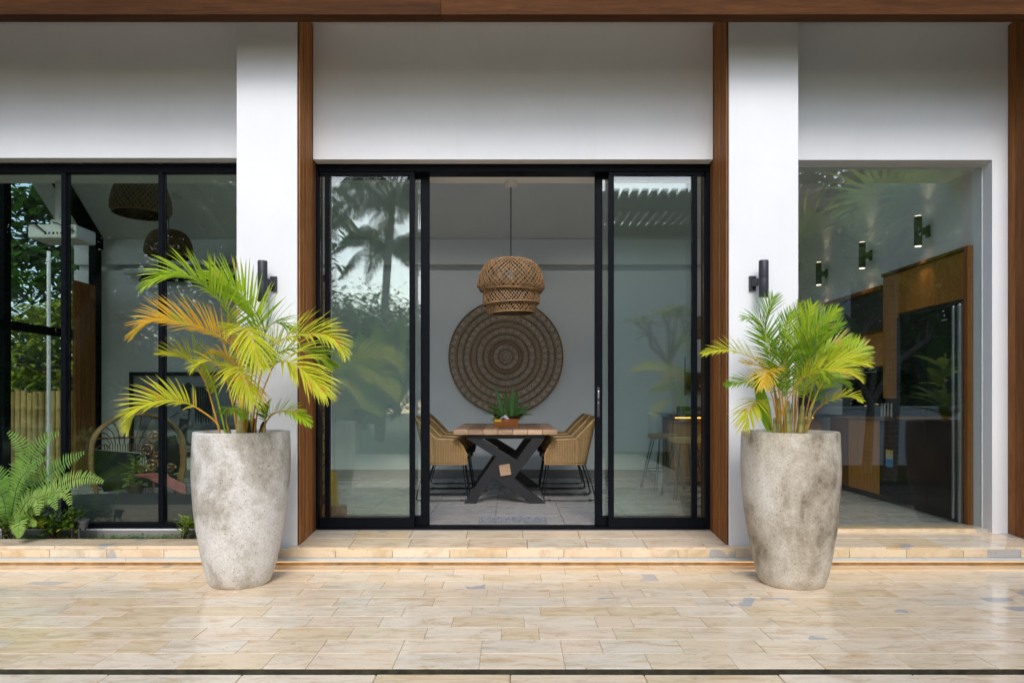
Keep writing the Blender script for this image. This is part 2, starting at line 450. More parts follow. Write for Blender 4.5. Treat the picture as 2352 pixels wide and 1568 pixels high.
FABRIC_K = simple('black cushion fabric', (.012, .013, .014), .9, .3, 60, .3, 300)
DAYBED = simple('charcoal fabric', (.030, .034, .036), .85, .2, 30, .3, 260)
WHITE = simple('white plastic', (.75, .75, .75), .35, .03, 5)
STEEL = simple('brushed steel', (.55, .56, .58), .28, .08, 40, 0, 40, .9)
DGLASS = simple('black glass front', (.006, .007, .008), .08, .1, 3, 0, 40, 0, .22)
DARK = simple('dark counter stone', (.018, .018, .02), .2, .3, 30)
SOIL = simple('dark wet soil', (.028, .02, .013), .75, .5, 20, .9, 60)
MOSS = simple('mossy joint', (.035, .032, .018), .8, .7, 14, .8, 60)
GROUT = simple('paving bed', (.36, .28, .18), .7, .35, 12, .4, 60)
PROFILE = simple('pale aluminium profile', (.62, .63, .62), .35, .06, 8, 0, 40, .2)
LED = emis('warm led strip', (1.0, .60, .27), 1.0)
LEDK = emis('counter led', (1.0, .5, .12), 1.6)
LENS = emis('lamp lens', (1.0, .80, .52), 2.5)
LENS2 = emis('spot lens', (1.0, .72, .45), 1.1)

# ================================================================ ground and paving
MB().box(-60, 60, -60, 60, -.6, -.16).build('ground', m_grass('garden earth', (.05, .055, .025), (.07, .075, .03)), kind='structure')
MB().box(-30, 30, -26, -3.4, -.16, -.07).build('lawn', m_grass('lawn grass', (.045, .085, .02), (.08, .13, .03)), kind='structure')
MB().box(-12, -5.75, -1.9, 16, -.16, -.02).build('side_garden_soil', SOIL, kind='structure')

terrace = MB().box(-5.7, 5.7, YD(3.19) + .012, .42, -.15, -.0045).build('terrace', GROUT, kind='structure')
def tile_mesh(nm, lx, ly, lz, bev=.0022):
    mb = MB().box(-lx / 2, lx / 2, -ly / 2, ly / 2, -lz / 2, lz / 2)
    o = mb.build(nm, STONE, None, False, bev, 1, center=False); me = o.data; bpy.data.objects.remove(o); return me
TL, TW = .405, .1905
T_full = tile_mesh('tile', TL - .0022, TW - .0022, .03, .0012); T_half = tile_mesh('tile', TL / 2 - .0022, TW - .0022, .03, .0012)
for r in range(11):
    D0 = 3.19 + r * TW
    yc = YD(D0 + TW / 2)
    hw = min(5.6, .78 * (D0 + .35) + .3)
    x = -hw - rnd.uniform(0, TL)
    while x < hw:
        half = rnd.random() < .06
        L = TL / 2 if half else TL
        o = link('tile', T_half if half else T_full, (x + L / 2, yc, -.015 + rnd.uniform(-.0007, .0007)), terrace)
        o.rotation_euler = (R(rnd.uniform(-.10, .10)), R(rnd.uniform(-.06, .06)), 0)
        x += L
# edge course that hides in the last strip of the terrace below the step
pave = MB().box(-6, 6, -4.65, YD(3.163), -.15, -.035).build('lower_pavement', MOSS, kind='structure')
S_mesh = tile_mesh('paving_slab', .617, .397, .03, .004)
for r in range(4):
    x = -2.9 - rnd.uniform(0, .5)
    if r > 1: x -= 1
    while x < 3.2:
        link('paving_slab', S_mesh, (x + .31, YD(3.163) - .2 - r * .4, -.031 + rnd.uniform(-.001, .001)), pave); x += .62
MB().box(-5.7, 5.7, YD(3.19) - .004, YD(3.19) + .011, -.15, -.0035).build('edge_course', MOSS, terrace)
MB().box(-4.3, 2.9, -9.6, -3.63, -.12, -.022).build('far_pavement', m_stone('pale pool paving', False), kind='structure')
# mossy trench between terrace and lower pavement
MB().box(-5.7, 5.7, YD(3.163), YD(3.19) + .012, -.15, -.045).build('drain_trench', MOSS, kind='structure')

# step in front of the doors and the right window
NOSE = YD(5.135)
step = MB().box(-2.05, 5.7, NOSE + .03, .44, -.013, .118).build('step', GROUT, kind='structure')
ang = math.atan2(.036, .50)
T_step = tile_mesh('step_tile', .447, .247, .025)
for r in range(2):
    yc = NOSE + .125 + r * .25
    x = -1.9 - rnd.uniform(0, .45)
    while x < 5.2:
        xc = x + .225
        skip = (-2.2 < xc < -1.75)
        if not skip:
            o = link('step_tile', T_step, (xc, yc, .1405 + (.125 + r * .25) * .072 - .0125 + .001 * rnd.random()), step); o.rotation_euler = (ang, 0, 0)
        x += .45
T_ris = tile_mesh('riser_tile', .427, .02, .066)
curb = MB().box(-5.7, -2.05, NOSE + .03, YD(5.388), -.013, .125).build('planter_curb', GROUT, kind='structure')
x = -5.2
while x < 5.0:
    par = curb if x + .215 < -2.05 else step
    link('riser_tile', T_ris, (x + .215, NOSE + .012, .097), par); x += .43
T_cap = tile_mesh('coping_tile', .617, .262, .026)
x = -5.3
while x < -2.2:
    link('coping_tile', T_cap, (x + .31, NOSE + .129, .139 + .001 * rnd.random()), curb); x += .62
for a, b in ((-5.6, -2.9), (-2.898, .35), (.352, 3.1), (3.102, 5.6)):
    MB().box(a, b, NOSE - .012, NOSE + .022, .037, .0625).build('led_profile', PROFILE, step, False, .002, 1)
led = MB().box(-5.6, 5.6, NOSE + .003, NOSE + .018, .031, .0368).build('led_strip', LED, step)
MB().box(-5.75, -2.1, YD(5.388), .432, -.1, .115).build('planter_bed', SOIL, kind='structure')

# ================================================================ the villa
villa = thing('villa', 'white plastered villa with timber clad columns, wide black framed glass and timber eave beam', 'house', (0, .4, 0))
def part(nm, mat, x0, x1, y0, y1, z0, z1, par=None, bev=0.0):
    return MB().box(x0, x1, y0, y1, z0, z1).build(nm, mat, par or villa, False, bev, 2)
ZT = 4.30; LZ = 3.197; WY0, WY1 = .345, .56
# front walls above the openings
part('front_wall', PLASTER, -5.9, -2.093, WY0, WY1, LZ + .012, ZT)
part('front_wall', PLASTER, -1.612, 1.628, WY0, WY1, LZ, ZT)
part('front_wall', PLASTER, 2.18, 4.02, WY0, WY1, LZ - .004, ZT)
part('front_wall', PLASTER, 3.893, 4.02, WY0, WY1, .165, LZ - .004)
part('front_wall', PLASTER, -5.9, -2.093, .43, .56, .0, .187)          # low white wall under the left window
part('window_sill', STONE_D, 2.18, 3.893, .39, .56, .165, .196, None, .003)
# columns with their cladding
def column(x0, x1, clad):
    c = MB().box(x0, x1, 0, .56, .118, ZT).build('column', PLASTER, villa, False, .006, 2)
    xf, sgn = (x1, 1) if clad > 0 else (x0, -1)
    ys = [.012, .095, .178, .261, .344, .44]
    X0, X1 = sorted((xf + sgn * .0005, xf + sgn * .006)); MB().box(X0, X1, .014, .438, .13, ZT - .03).build('cladding_back', SHEATHB, c)
    for a, b in zip(ys, ys[1:]):
        X0, X1 = sorted((xf + sgn * .0062, xf + sgn * (.017 + .002 * rnd.random())))
        MB().box(X0, X1, a + .003, b - .003, .128, ZT - .02).build('plank', W_CLAD, c, False, .003, 1)
    return c
column(-2.095, -1.634, 1); column(1.650, 2.178, -1)
c3 = MB().box(4.04, 4.6, -.0, .56, .118, ZT).build('column', PLASTER, villa, False, .006, 2)
for a, b in ((.012, .095), (.097, .178), (.18, .261), (.263, .343)):
    MB().box(4.021, 4.039, a, b, .13, ZT - .02).build('plank', W_CLAD, c3, False, .003, 1)
# eave beam, unseen soffit boards made white to bounce light onto the wall, roof
bY1 = YD(4.90)
for a, b in ((-6.2, -.5006), (-.4994, 6.2)):
    MB().box(a, b, bY1 - .10, bY1, 3.957, 4.34).build('eave_beam', W_BEAM, villa, False, .002, 1)
yy = bY1 + .003
while yy < .33:
    part('eave_bounce_board', PLASTER, -6.2, 6.2, yy, min(yy + .118, .342), 4.301, 4.32); yy += .122
EB, RZ, RD = YD(9.2), 5.66, YD(6.27)
roofm = simple('dark roof shingle', (.06, .05, .045), .8, .3, 6, .5, 30)
MB().prism([(bY1 - .25, 4.36), (RD, RZ + .12), (RD, RZ + .28), (bY1 - .25, 4.52)], -6.3, 6.3, 'x').build('front_roof', roofm, villa)
# rear slope: split round two skylights, added out of view to brighten the rooms
def slope_z(y): return 3.43 + .76 * (EB - y)
def slope(x0, x1, ya, yb, nm, mat, dz=.001, th=.12):
    return MB().prism([(ya, slope_z(ya) + dz), (yb, slope_z(yb) + dz), (yb, slope_z(yb) + dz + th), (ya, slope_z(ya) + dz + th)], x0, x1, 'x').build(nm, mat, villa)
SKA, SKB = YD(6.42), YD(8.42)
slope(-6.0, 6.0, SKB, EB + .6, 'sloped_ceiling', INNER)
slope(-6.0, 6.0, RD, SKA, 'sloped_ceiling', INNER)
SKY_X = [(-2.4, .0), (.6, 2.6)]
xs = [-6.0] + [v for p in SKY_X for v in p] + [6.0]
for i in range(0, len(xs), 2): slope(xs[i], xs[i + 1], SKA, SKB, 'sloped_ceiling', INNER)
for a, b in SKY_X:
    slope(a, b, SKA, SKB, 'added_skylight', GLASS_S, .05, .012)
part('flat_ceiling', simple('ceiling white', (.86, .855, .84), .8, .02, 2), -6.0, 4.1, WY1 + .001, YD(6.13), LZ - .007, LZ + .07)
part('upper_wall', INNER, -6.0, 4.1, WY1 - .1, WY1 + .0, ZT + .001, 5.1)
# back wall with its long recessed band, skirting, side walls
part('back_wall', INNER, -5.9, 4.1, EB, EB + .2, .19, 2.985)
part('back_wall', INNER, -5.9, 4.1, EB + .11, EB + .2, 2.987, 3.065)
part('back_wall', INNER, -5.9, 4.1, EB, EB + .2, 3.067, 3.405)
part('back_wall', INNER, -5.9, 4.1, EB + .05, EB + .2, 3.407, 3.52)
part('skirting', SKIRT, -5.55, 1.82, EB - .015, EB - .001, .192, .305)
MB().prism([(WY1, .19), (EB + .2, .19), (EB + .2, 3.5), (RD, RZ), (WY1, 4.6)], 3.9, 4.1, 'x').build('right_wall', INNER, villa)
MB().box(1.83, 1.90, YD(8.62), EB - .001, .19, 1.06).build('partition_wall', INNER, villa)
part('skirting', SKIRT, 1.815, 1.829, YD(8.62), EB - .02, .192, .305)
# floor of big grey tiles
fl = MB().box(-5.9, 4.1, .42, EB + .1, -.1, .178).build('interior_floor', SKIRT, kind='structure')
ftm = tile_mesh('floor_tile', .596, .596, .012, .0015)
ftm.materials[0] = FLOOR
for i in range(16):
    for j in range(6):
        link('floor_tile', ftm, (-5.55 + .3 + i * .6, .475 + .3 + j * .6 - .01, .184 + rnd.uniform(-.0003, .0003)), fl)
# left side glazing towards the side garden
sw = MB().box(-5.60, -5.55, .57, EB, .19, .26).build('side_window', BLACK, villa)
for Dp, wd in ((6.55, .08), (7.5, .10), (8.50, .06)):
    MB().box(-5.60, -5.54, YD(Dp) - wd / 2, YD(Dp) + wd / 2, .262, slope_z(YD(Dp)) - .02).build('mullion', BLACK, sw)
MB().box(-5.598, -5.545, .6, EB - .12, 2.02, 2.12).build('transom', BLACK, sw)
MB().box(-5.62, -5.53, EB - .14, EB - .003, .262, 3.4).build('corner_post', BLACK, sw)
MB().prism([(EB - .01, slope_z(EB) - .02), (RD, RZ - .02), (RD, RZ - .17), (EB - .01, slope_z(EB) - .17)], -5.64, -5.5, 'x').build('rake_beam', BLACK, sw)
MB().prism([(.6, .262), (EB - .14, .262), (EB - .14, 3.35), (RD, RZ - .2), (.6, 4.6)], -5.58, -5.57, 'x').build('pane', GLASS_S, sw)
tw = thing('timber_screen', 'reddish timber board screen standing by the far left corner of the living room', 'screen', (-5.4, YD(8.8), .19))
for k in range(4):
    MB().box(-5.535, -5.50, YD(8.60) + k * .105, YD(8.60) + k * .105 + .10, .19, 2.75).build('board', W_CLAD, tw, False, .003, 1)

# ---- windows and doors
FY0, FY1 = .447, .512          # frame depth
def xw(px, D=5.64): return (px - 1176) / F * D
GLASSY = .485
lw_ = MB().box(-5.6, -2.0, FY0, FY1, 3.125, LZ - .002).build('left_window', BLACK, villa, False, .003, 1)
MB().box(-5.6, -2.0, FY0 - .005, FY1, .188, .232).build('bottom_rail', BLACK, lw_, False, .003, 1)
mul = [-4.5, xw(146.5), xw(369.5)]
for m_ in mul: MB().box(m_ - .0195, m_ + .0195, FY0 - .004, FY1 + .004, .233, 3.124).build('mullion', BLACK, lw_, False, .003, 1)
edges = [-5.6] + mul + [-2.0]
for a, b in zip(edges, edges[1:]):
    o = MB().box(a + (.02 if a in mul else 0), b - (.02 if b in mul else 0), GLASSY, GLASSY + .008, .233, 3.124).build('pane', GLASS_L, lw_)
rw = MB().box(2.18, 3.892, .455, .475, LZ - .022, LZ - .006).build('right_window', WHITE, villa)
MB().box(2.18, 3.886, .46, .472, .197, LZ - .023).build('pane', GLASS_R, rw)
MB().box(3.887, 3.8925, .458, .474, .197, LZ - .023).build('edge_seal', WHITE, rw)

dz0 = .182
door = MB().box(xw(721), xw(1634), FY0, .60, 3.135, LZ - .002).build('sliding_door', BLACK, villa, False, .003, 1)
for a, b in ((721, 730), (1621, 1634)): MB().box(xw(a), xw(b), FY0, .60, dz0, 3.134).build('jamb', BLACK, door, False, .003, 1)
MB().box(xw(730), xw(1621), FY0 + .004, .60, .176, .192).build('threshold', BLACK, door, False, .003, 1)
def sliding(nm, x0, x1, stiles, y0, y1, z0, z1, rail=.083, top=.03):
    """one leaf: stiles list of (x0,x1)"""
    MB().box(x0, x1, y0, y1, z0, z0 + rail).build('bottom_rail', BLACK, door, False, .003, 1)
    MB().box(x0, x1, y0, y1, z1 - top, z1).build('top_rail', BLACK, door, False, .003, 1)
    for a, b in stiles: MB().box(a, b, y0 - .002, y1 + .002, z0 + rail + .0005, z1 - top - .0005).build('stile', BLACK, door, False, .003, 1)
    MB().box(x0 + .004, x1 - .004, (y0 + y1) / 2 - .004, (y0 + y1) / 2 + .004, z0 + rail + .001, z1 - top - .001).build('pane', GLASS, door)
Dn = 5.65; Db = 5.72
sliding('a', xw(733), xw(952), [(xw(745.5), xw(756.5)), (xw(940), xw(952))], FY0 + .008, FY0 + .05, .193, 3.134)
sliding('b', xw(760, Db), xw(985.5, Db), [(xw(966, Db), xw(985.5, Db))], .54, .582, .193, 3.134)
sliding('c', xw(1398), xw(1619), [(xw(1398), xw(1410.5)), (xw(1590), xw(1602))], FY0 + .008, FY0 + .05, .193, 3.134)
sliding('d', xw(1367, Db), xw(1590, Db), [(xw(1367, Db), xw(1384, Db))], .54, .582, .193, 3.134)
hx = xw(1375, 5.71); hz = CAMZ - 18 * 5.71 / F
MB().box(hx - .011, hx + .011, .530, .5375, hz - .09, hz + .16).build('handle', SCONCE, door, False, .004, 2)
MB().box(hx - .006, hx + .006, .52, .5295, hz + .07, hz + .13).build('latch', STEEL, door, False, .003, 2)
MB().lathe([(.006, 0), (.006, .006)], (0, 0, 0), 10, Matrix.Translation((hx, .53, hz + .03)) @ Matrix.Rotation(R(90), 4, 'X')).build('keyhole', STEEL, door)
# ================================================================ pots and palms
def pot(label, px, wr, wb, conc, baseoff, seed):
    D = 4.68; c = P(px, 915, D); c.z = 0
    if seed == 15: c.y = -.93
    t = thing('concrete_planter', label, 'planter', c, 'two tall concrete planters on the terrace')
    s = D / F; R1 = wr / 2 * s; Rb = wb / 2 * s; H = 1.032
    prof = [(Rb * .94, .0), (Rb, .012)]
    for z, k in ((.06, .16), (.14, .34), (.21, .46), (.28, .57), (.38, .73), (.49, .85), (.62, .945), (.74, 1.0), (.85, .996), (.94, .965), (1.0, .935)):
        prof.append((Rb + (R1 * 1.01 - Rb) * k, z * H))
    r0 = prof[-1][0]
    prof += [(r0 - .006, H + .004), (r0 - .034, H + .004), (r0 - .042, H - .006), (r0 - .055, H - .10)]
    rs = random.Random(seed); ph = [rs.uniform(0, 6) for _ in range(4)]
    def wob(a, z): return 1 + .006 * math.sin(2 * a + ph[0]) + .003 * math.sin(5 * a + ph[1] + z * 3)
    mb = MB(); b = 0
    # the foot stands a little off the rim's axis, as hand cast pots do
    mb.lathe(prof, (0, 0, 0), 72, None, wob)
    mb.v = [(x + c.x + baseoff * (1 - min(1, z / H)), y + c.y, z) for x, y, z in mb.v]
    mb.build('body', conc, t, True)
    MB().lathe([(r0 - .06, -.02), (r0 - .06, 0), (r0 * .5, .012), (.01, .016)], (c.x, c.y, H - .055), 32).build('soil', SOIL, t, True)
    return c, H - .05
potL, hL = pot('tall grey concrete planter with pale whitish streaks holding the wide arching palm', 556, 211, 132, CONC_L, -.012, 3)
potR, hR = pot('tall sandy brown stained concrete planter holding the dense upright palm', 1813, 213, 141, CONC_R, .018, 8)

PG = [leafmat('palm leaf bright green', (.26, .42, .016), (.44, .58, .025), .38, .42, 5, (.50, .46, .06)),
      leafmat('palm leaf yellow green', (.48, .52, .025), (.66, .66, .05), .38, .45, 5, (.62, .46, .05)),
      leafmat('palm leaf orange', (.55, .30, .02), (.70, .45, .03), .42, .4, 3.0, (.45, .42, .03)),
      leafmat('palm leaf deep green', (.13, .27, .014), (.25, .42, .02), .36, .38),
      leafmat('palm leaf golden', (.62, .42, .03), (.72, .55, .06), .42, .4)]
STALK = simple('palm stalk orange', (.58, .30, .03), .4, .25, 9)
STALKG = simple('palm stalk green yellow', (.38, .34, .05), .4, .3, 9)
CANE_G = m_trunk('palm cane', (.34, .33, .14), (.46, .42, .18))
SHEATH = simple('dry palm sheath', (.05, .03, .016), .7, .5, 20)

def frond(par, path, mat, stalk, L=.30, W=.016, n=34, start=.38, roll=45, vang=38, droop=.5, ang0=58, ang1=22, rb=.007, seed=0, shape=1.0, curl=0.0):
    """feather leaf: rachis along path, leaflets in pairs from start to the tip"""
    rs = random.Random(seed); N = 26; L *= .79; W *= .72; n = int(n * 1.12)
    pts = smoothpath(path, N)
    fo = MB(); fo.tube(pts, [rb * (1 - .78 * i / (N - 1)) for i in range(N)], 5)
    st = fo.build('frond', stalk, par, True)
    mb = MB()
    for k in range(n):
        u = k / (n - 1); t = start + (1 - start) * (u ** .92) * .995
        f = t * (N - 1); i = min(N - 2, int(f)); p = pts[i].lerp(pts[i + 1], f - i)
        T = (pts[min(N - 1, i + 2)] - pts[max(0, i - 1)]).normalized()
        S = T.cross(Vector((0, 0, 1)))
        if S.length < .15: S = T.cross(Vector((0, -1, .1)))
        S.normalize(); Nn = S.cross(T).normalized()
        rr = Matrix.Rotation(R(roll), 3, T); S = rr @ S; Nn = rr @ Nn
        env = (math.sin(math.pi * min(1, .18 + .70 * u)) ** .75) * (1 - .35 * u ** 3)
        a = R(ang0 + (ang1 - ang0) * u + rs.uniform(-5, 5))
        for sg in (-1, 1):
            if rs.random() < .04: continue
            v = R(vang + rs.uniform(-9, 9))
            d = T * math.cos(a) + (S * sg * math.cos(v) + Nn * math.sin(v)) * math.sin(a)
            ll = L * env * rs.uniform(.88, 1.1)
            mb.leaf(p, d, Nn, ll, W * (.75 + .5 * env) * rs.uniform(.85, 1.15), droop * rs.uniform(.6, 1.4), 5, .35,
                    lambda q: min(1, .35 + 3.2 * q) * (1 - q) ** .55)
    mb.build('leaflets', mat, st, True)
    return st

def zA(pts, D0):   # points read off the photograph, each with its own offset in depth
    return [P(275.6 + .2871 * q[0], 569.6 + .2871 * q[1], D0 + (q[2] if len(q) > 2 else 0)) for q in pts]
def zB(pts, D0):
    return [P(1607.8 + .21676 * q[0], 670.7 + .21676 * q[1], D0 + (q[2] if len(q) > 2 else 0)) for q in pts]

t3 = Vector((4.45, -.93, 0))
_px = 1176 + t3.x * F / 4.68
potX, hX = pot('dark charcoal concrete planter off to the right of the kitchen window', _px, 225, 150, simple('charcoal concrete', (.05, .05, .05), .6, .35, 6, .3, 60), .0, 15)
pl = thing('rubber_plant', 'broad leaved plant in the dark charcoal planter', 'plant', (potX.x, potX.y, hX))
rs = random.Random(44); RBL = leafmat('broad plant leaf', (.10, .20, .03), (.30, .36, .06), .35, .3, 4)
for k in range(26):
    a = rs.uniform(0, 6.28); h = rs.uniform(.05, .7)
    MB().leaf((potX.x + .04 * math.cos(a), potX.y + .04 * math.sin(a), hX + h), (math.cos(a), math.sin(a), rs.uniform(.3, 1)), Vector((0, 0, 1)), rs.uniform(.22, .36), rs.uniform(.10, .15), .4, 5, .2).build('leaf', RBL, pl, True)
MB().tube([(potX.x, potX.y, hX - .05), (potX.x + .02, potX.y, hX + .75)], [.015, .008], 7).build('stem', CANE_G, pl, True)

palmL = thing('areca_palm', 'wide arching areca palm with one orange frond in the pale grey planter', 'palm', (potL.x, potL.y, hL), 'potted areca palms')
FL = [
 ([(985, 1490), (972, 1200, .02), (950, 860, .02), (880, 560, 0), (770, 390, -.05), (640, 270, -.1), (480, 215, -.16), (330, 235, -.2), (215, 300, -.22)], 0, STALK, dict(L=.36, n=46, start=.46, roll=-48, droop=.55, W=.021)),
 ([(1005, 1490, .05), (1030, 1200, .1), (1080, 860, .14), (1105, 620, .16), (1050, 480, .15), (960, 360, .12), (850, 260, .08), (730, 190, .05)], 0, STALKG, dict(L=.40, n=40, start=.50, roll=-68, droop=.22, vang=22, W=.020, ang0=50)),
 ([(970, 1490), (965, 1200), (955, 900, -.05), (870, 760, -.1), (720, 665, -.15), (560, 610, -.2), (400, 575, -.24), (250, 590, -.27), (120, 690, -.3)], 2, STALK, dict(L=.34, n=46, start=.40, roll=-42, droop=.35, W=.019)),
 ([(1040, 1490, .02), (1090, 1200, .04), (1130, 1000, .05), (1210, 800, .03), (1330, 722, 0), (1480, 690, -.04), (1620, 690, -.1), (1720, 740, -.12), (1790, 845, -.14)], 1, STALK, dict(L=.32, n=44, start=.44, roll=45, droop=.45, W=.019)),
 ([(1075, 1490, -.02), (1110, 1250, -.06), (1180, 1050, -.12), (1240, 930, -.18), (1330, 905, -.22), (1440, 965, -.26), (1540, 1055, -.28), (1640, 1170, -.3)], 1, STALK, dict(L=.36, n=40, start=.48, roll=35, droop=.65, W=.020)),
 ([(1050, 1490, .05), (1090, 1200, .08), (1130, 1000, .1), (1250, 850, .1), (1400, 805, .1), (1560, 850, .1), (1700, 940, .08)], 0, STALKG, dict(L=.30, n=36, start=.42, roll=40, droop=.5, W=.019)),
 ([(1000, 1490, -.04), (985, 1100, -.10), (955, 740, -.2), (980, 640, -.32), (1035, 670, -.44), (1070, 780, -.52), (1110, 930, -.56)], 1, STALK, dict(L=.36, n=34, start=.55, roll=0, droop=.7, vang=15, W=.019)),
 ([(1000, 1490, -.05), (960, 1200, -.12), (905, 985, -.22), (930, 955, -.32), (985, 1040, -.42), (1030, 1140, -.46), (1060, 1220, -.48)], 1, STALK, dict(L=.33, n=28, start=.52, roll=0, droop=.75, vang=15, W=.018)),
 ([(800, 1490, .0), (760, 1330), (700, 1120, -.02), (640, 1000, -.05), (560, 910, -.08), (460, 862, -.12), (350, 842, -.15)], 1, STALK, dict(L=.28, n=34, start=.40, roll=-40, droop=.4, W=.018)),
 ([(800, 1490, -.04), (775, 1400, -.05), (650, 1300, -.1), (520, 1235, -.15), (370, 1218, -.2), (220, 1250, -.24), (120, 1330, -.26), (70, 1430, -.28)], 1, STALK, dict(L=.29, n=38, start=.34, roll=-42, droop=.4, W=.019)),
 ([(1120, 1490, -.02), (1190, 1360, -.06), (1280, 1305, -.1), (1380, 1310, -.14), (1470, 1360, -.18), (1520, 1410, -.2)], 0, STALK, dict(L=.17, n=24, start=.3, roll=45, droop=.45, W=.016)),
 ([(875, 1490, -.08), (850, 1370, -.12), (870, 1290, -.18), (930, 1290, -.25), (990, 1350, -.3)], 3, STALKG, dict(L=.17, n=22, start=.35, roll=10, droop=.6, vang=20, W=.014)),
 ([(985, 1490, .05), (940, 1050, .1), (890, 900, .12), (800, 840, .14), (690, 845, .15)], 2, STALK, dict(L=.20, n=22, start=.5, roll=-30, droop=.6, W=.015)),
 ([(1030, 1490, .05), (1090, 1000, .1), (1150, 720, .12), (1210, 610, .12), (1290, 600, .1), (1390, 650, .08)], 3, STALKG, dict(L=.32, n=30, start=.48, roll=40, droop=.5, W=.018)),
 ([(1010, 1490, .0), (1040, 1150, -.08), (1060, 960, -.14), (1100, 860, -.2), (1170, 830, -.26), (1240, 880, -.3)], 0, STALKG, dict(L=.28, n=26, start=.5, roll=25, droop=.6, W=.017)),
 ([(940, 1490, .0), (900, 1250, -.04), (850, 1050, -.1), (780, 930, -.16), (700, 905, -.2), (600, 960, -.24)], 1, STALK, dict(L=.25, n=26, start=.5, roll=-30, droop=.6, W=.016)),
 ([(1160, 1490, -.03), (1160, 1380, -.06), (1165, 1290, -.1), (1185, 1240, -.14)], 3, STALKG, dict(L=.12, n=16, start=.4, roll=20, droop=.4, W=.013)),
]
for i, (pp, mi, sk, kw) in enumerate(FL): frond(palmL, zA(pp, potL.y - CAMY), PG[mi], sk, seed=i + 1, **kw)
MB().tube(zA([(845, 1480, 0), (760, 1130, -.02), (640, 840, -.04), (515, 540, -.06)], potL.y - CAMY), [.006, .006, .006, .002], 6).build('spear_leaf', PG[0], palmL, True)
MB().tube(zA([(972, 1500), (974, 1300), (972, 1100)], potL.y - CAMY), [.034, .030, .022], 10).build('cane_stem', CANE_G, palmL, True)
for (a, b) in ((875, 850), (1035, 1025), (1075, 1080), (1125, 1150)):
    MB().tube(zA([(a, 1495), ((a + b) / 2, 1420), (b, 1340 + rnd.uniform(0, 50))], potL.y - CAMY), [.016, .012, .006], 7).build('dry_sheath', SHEATH, palmL, True)

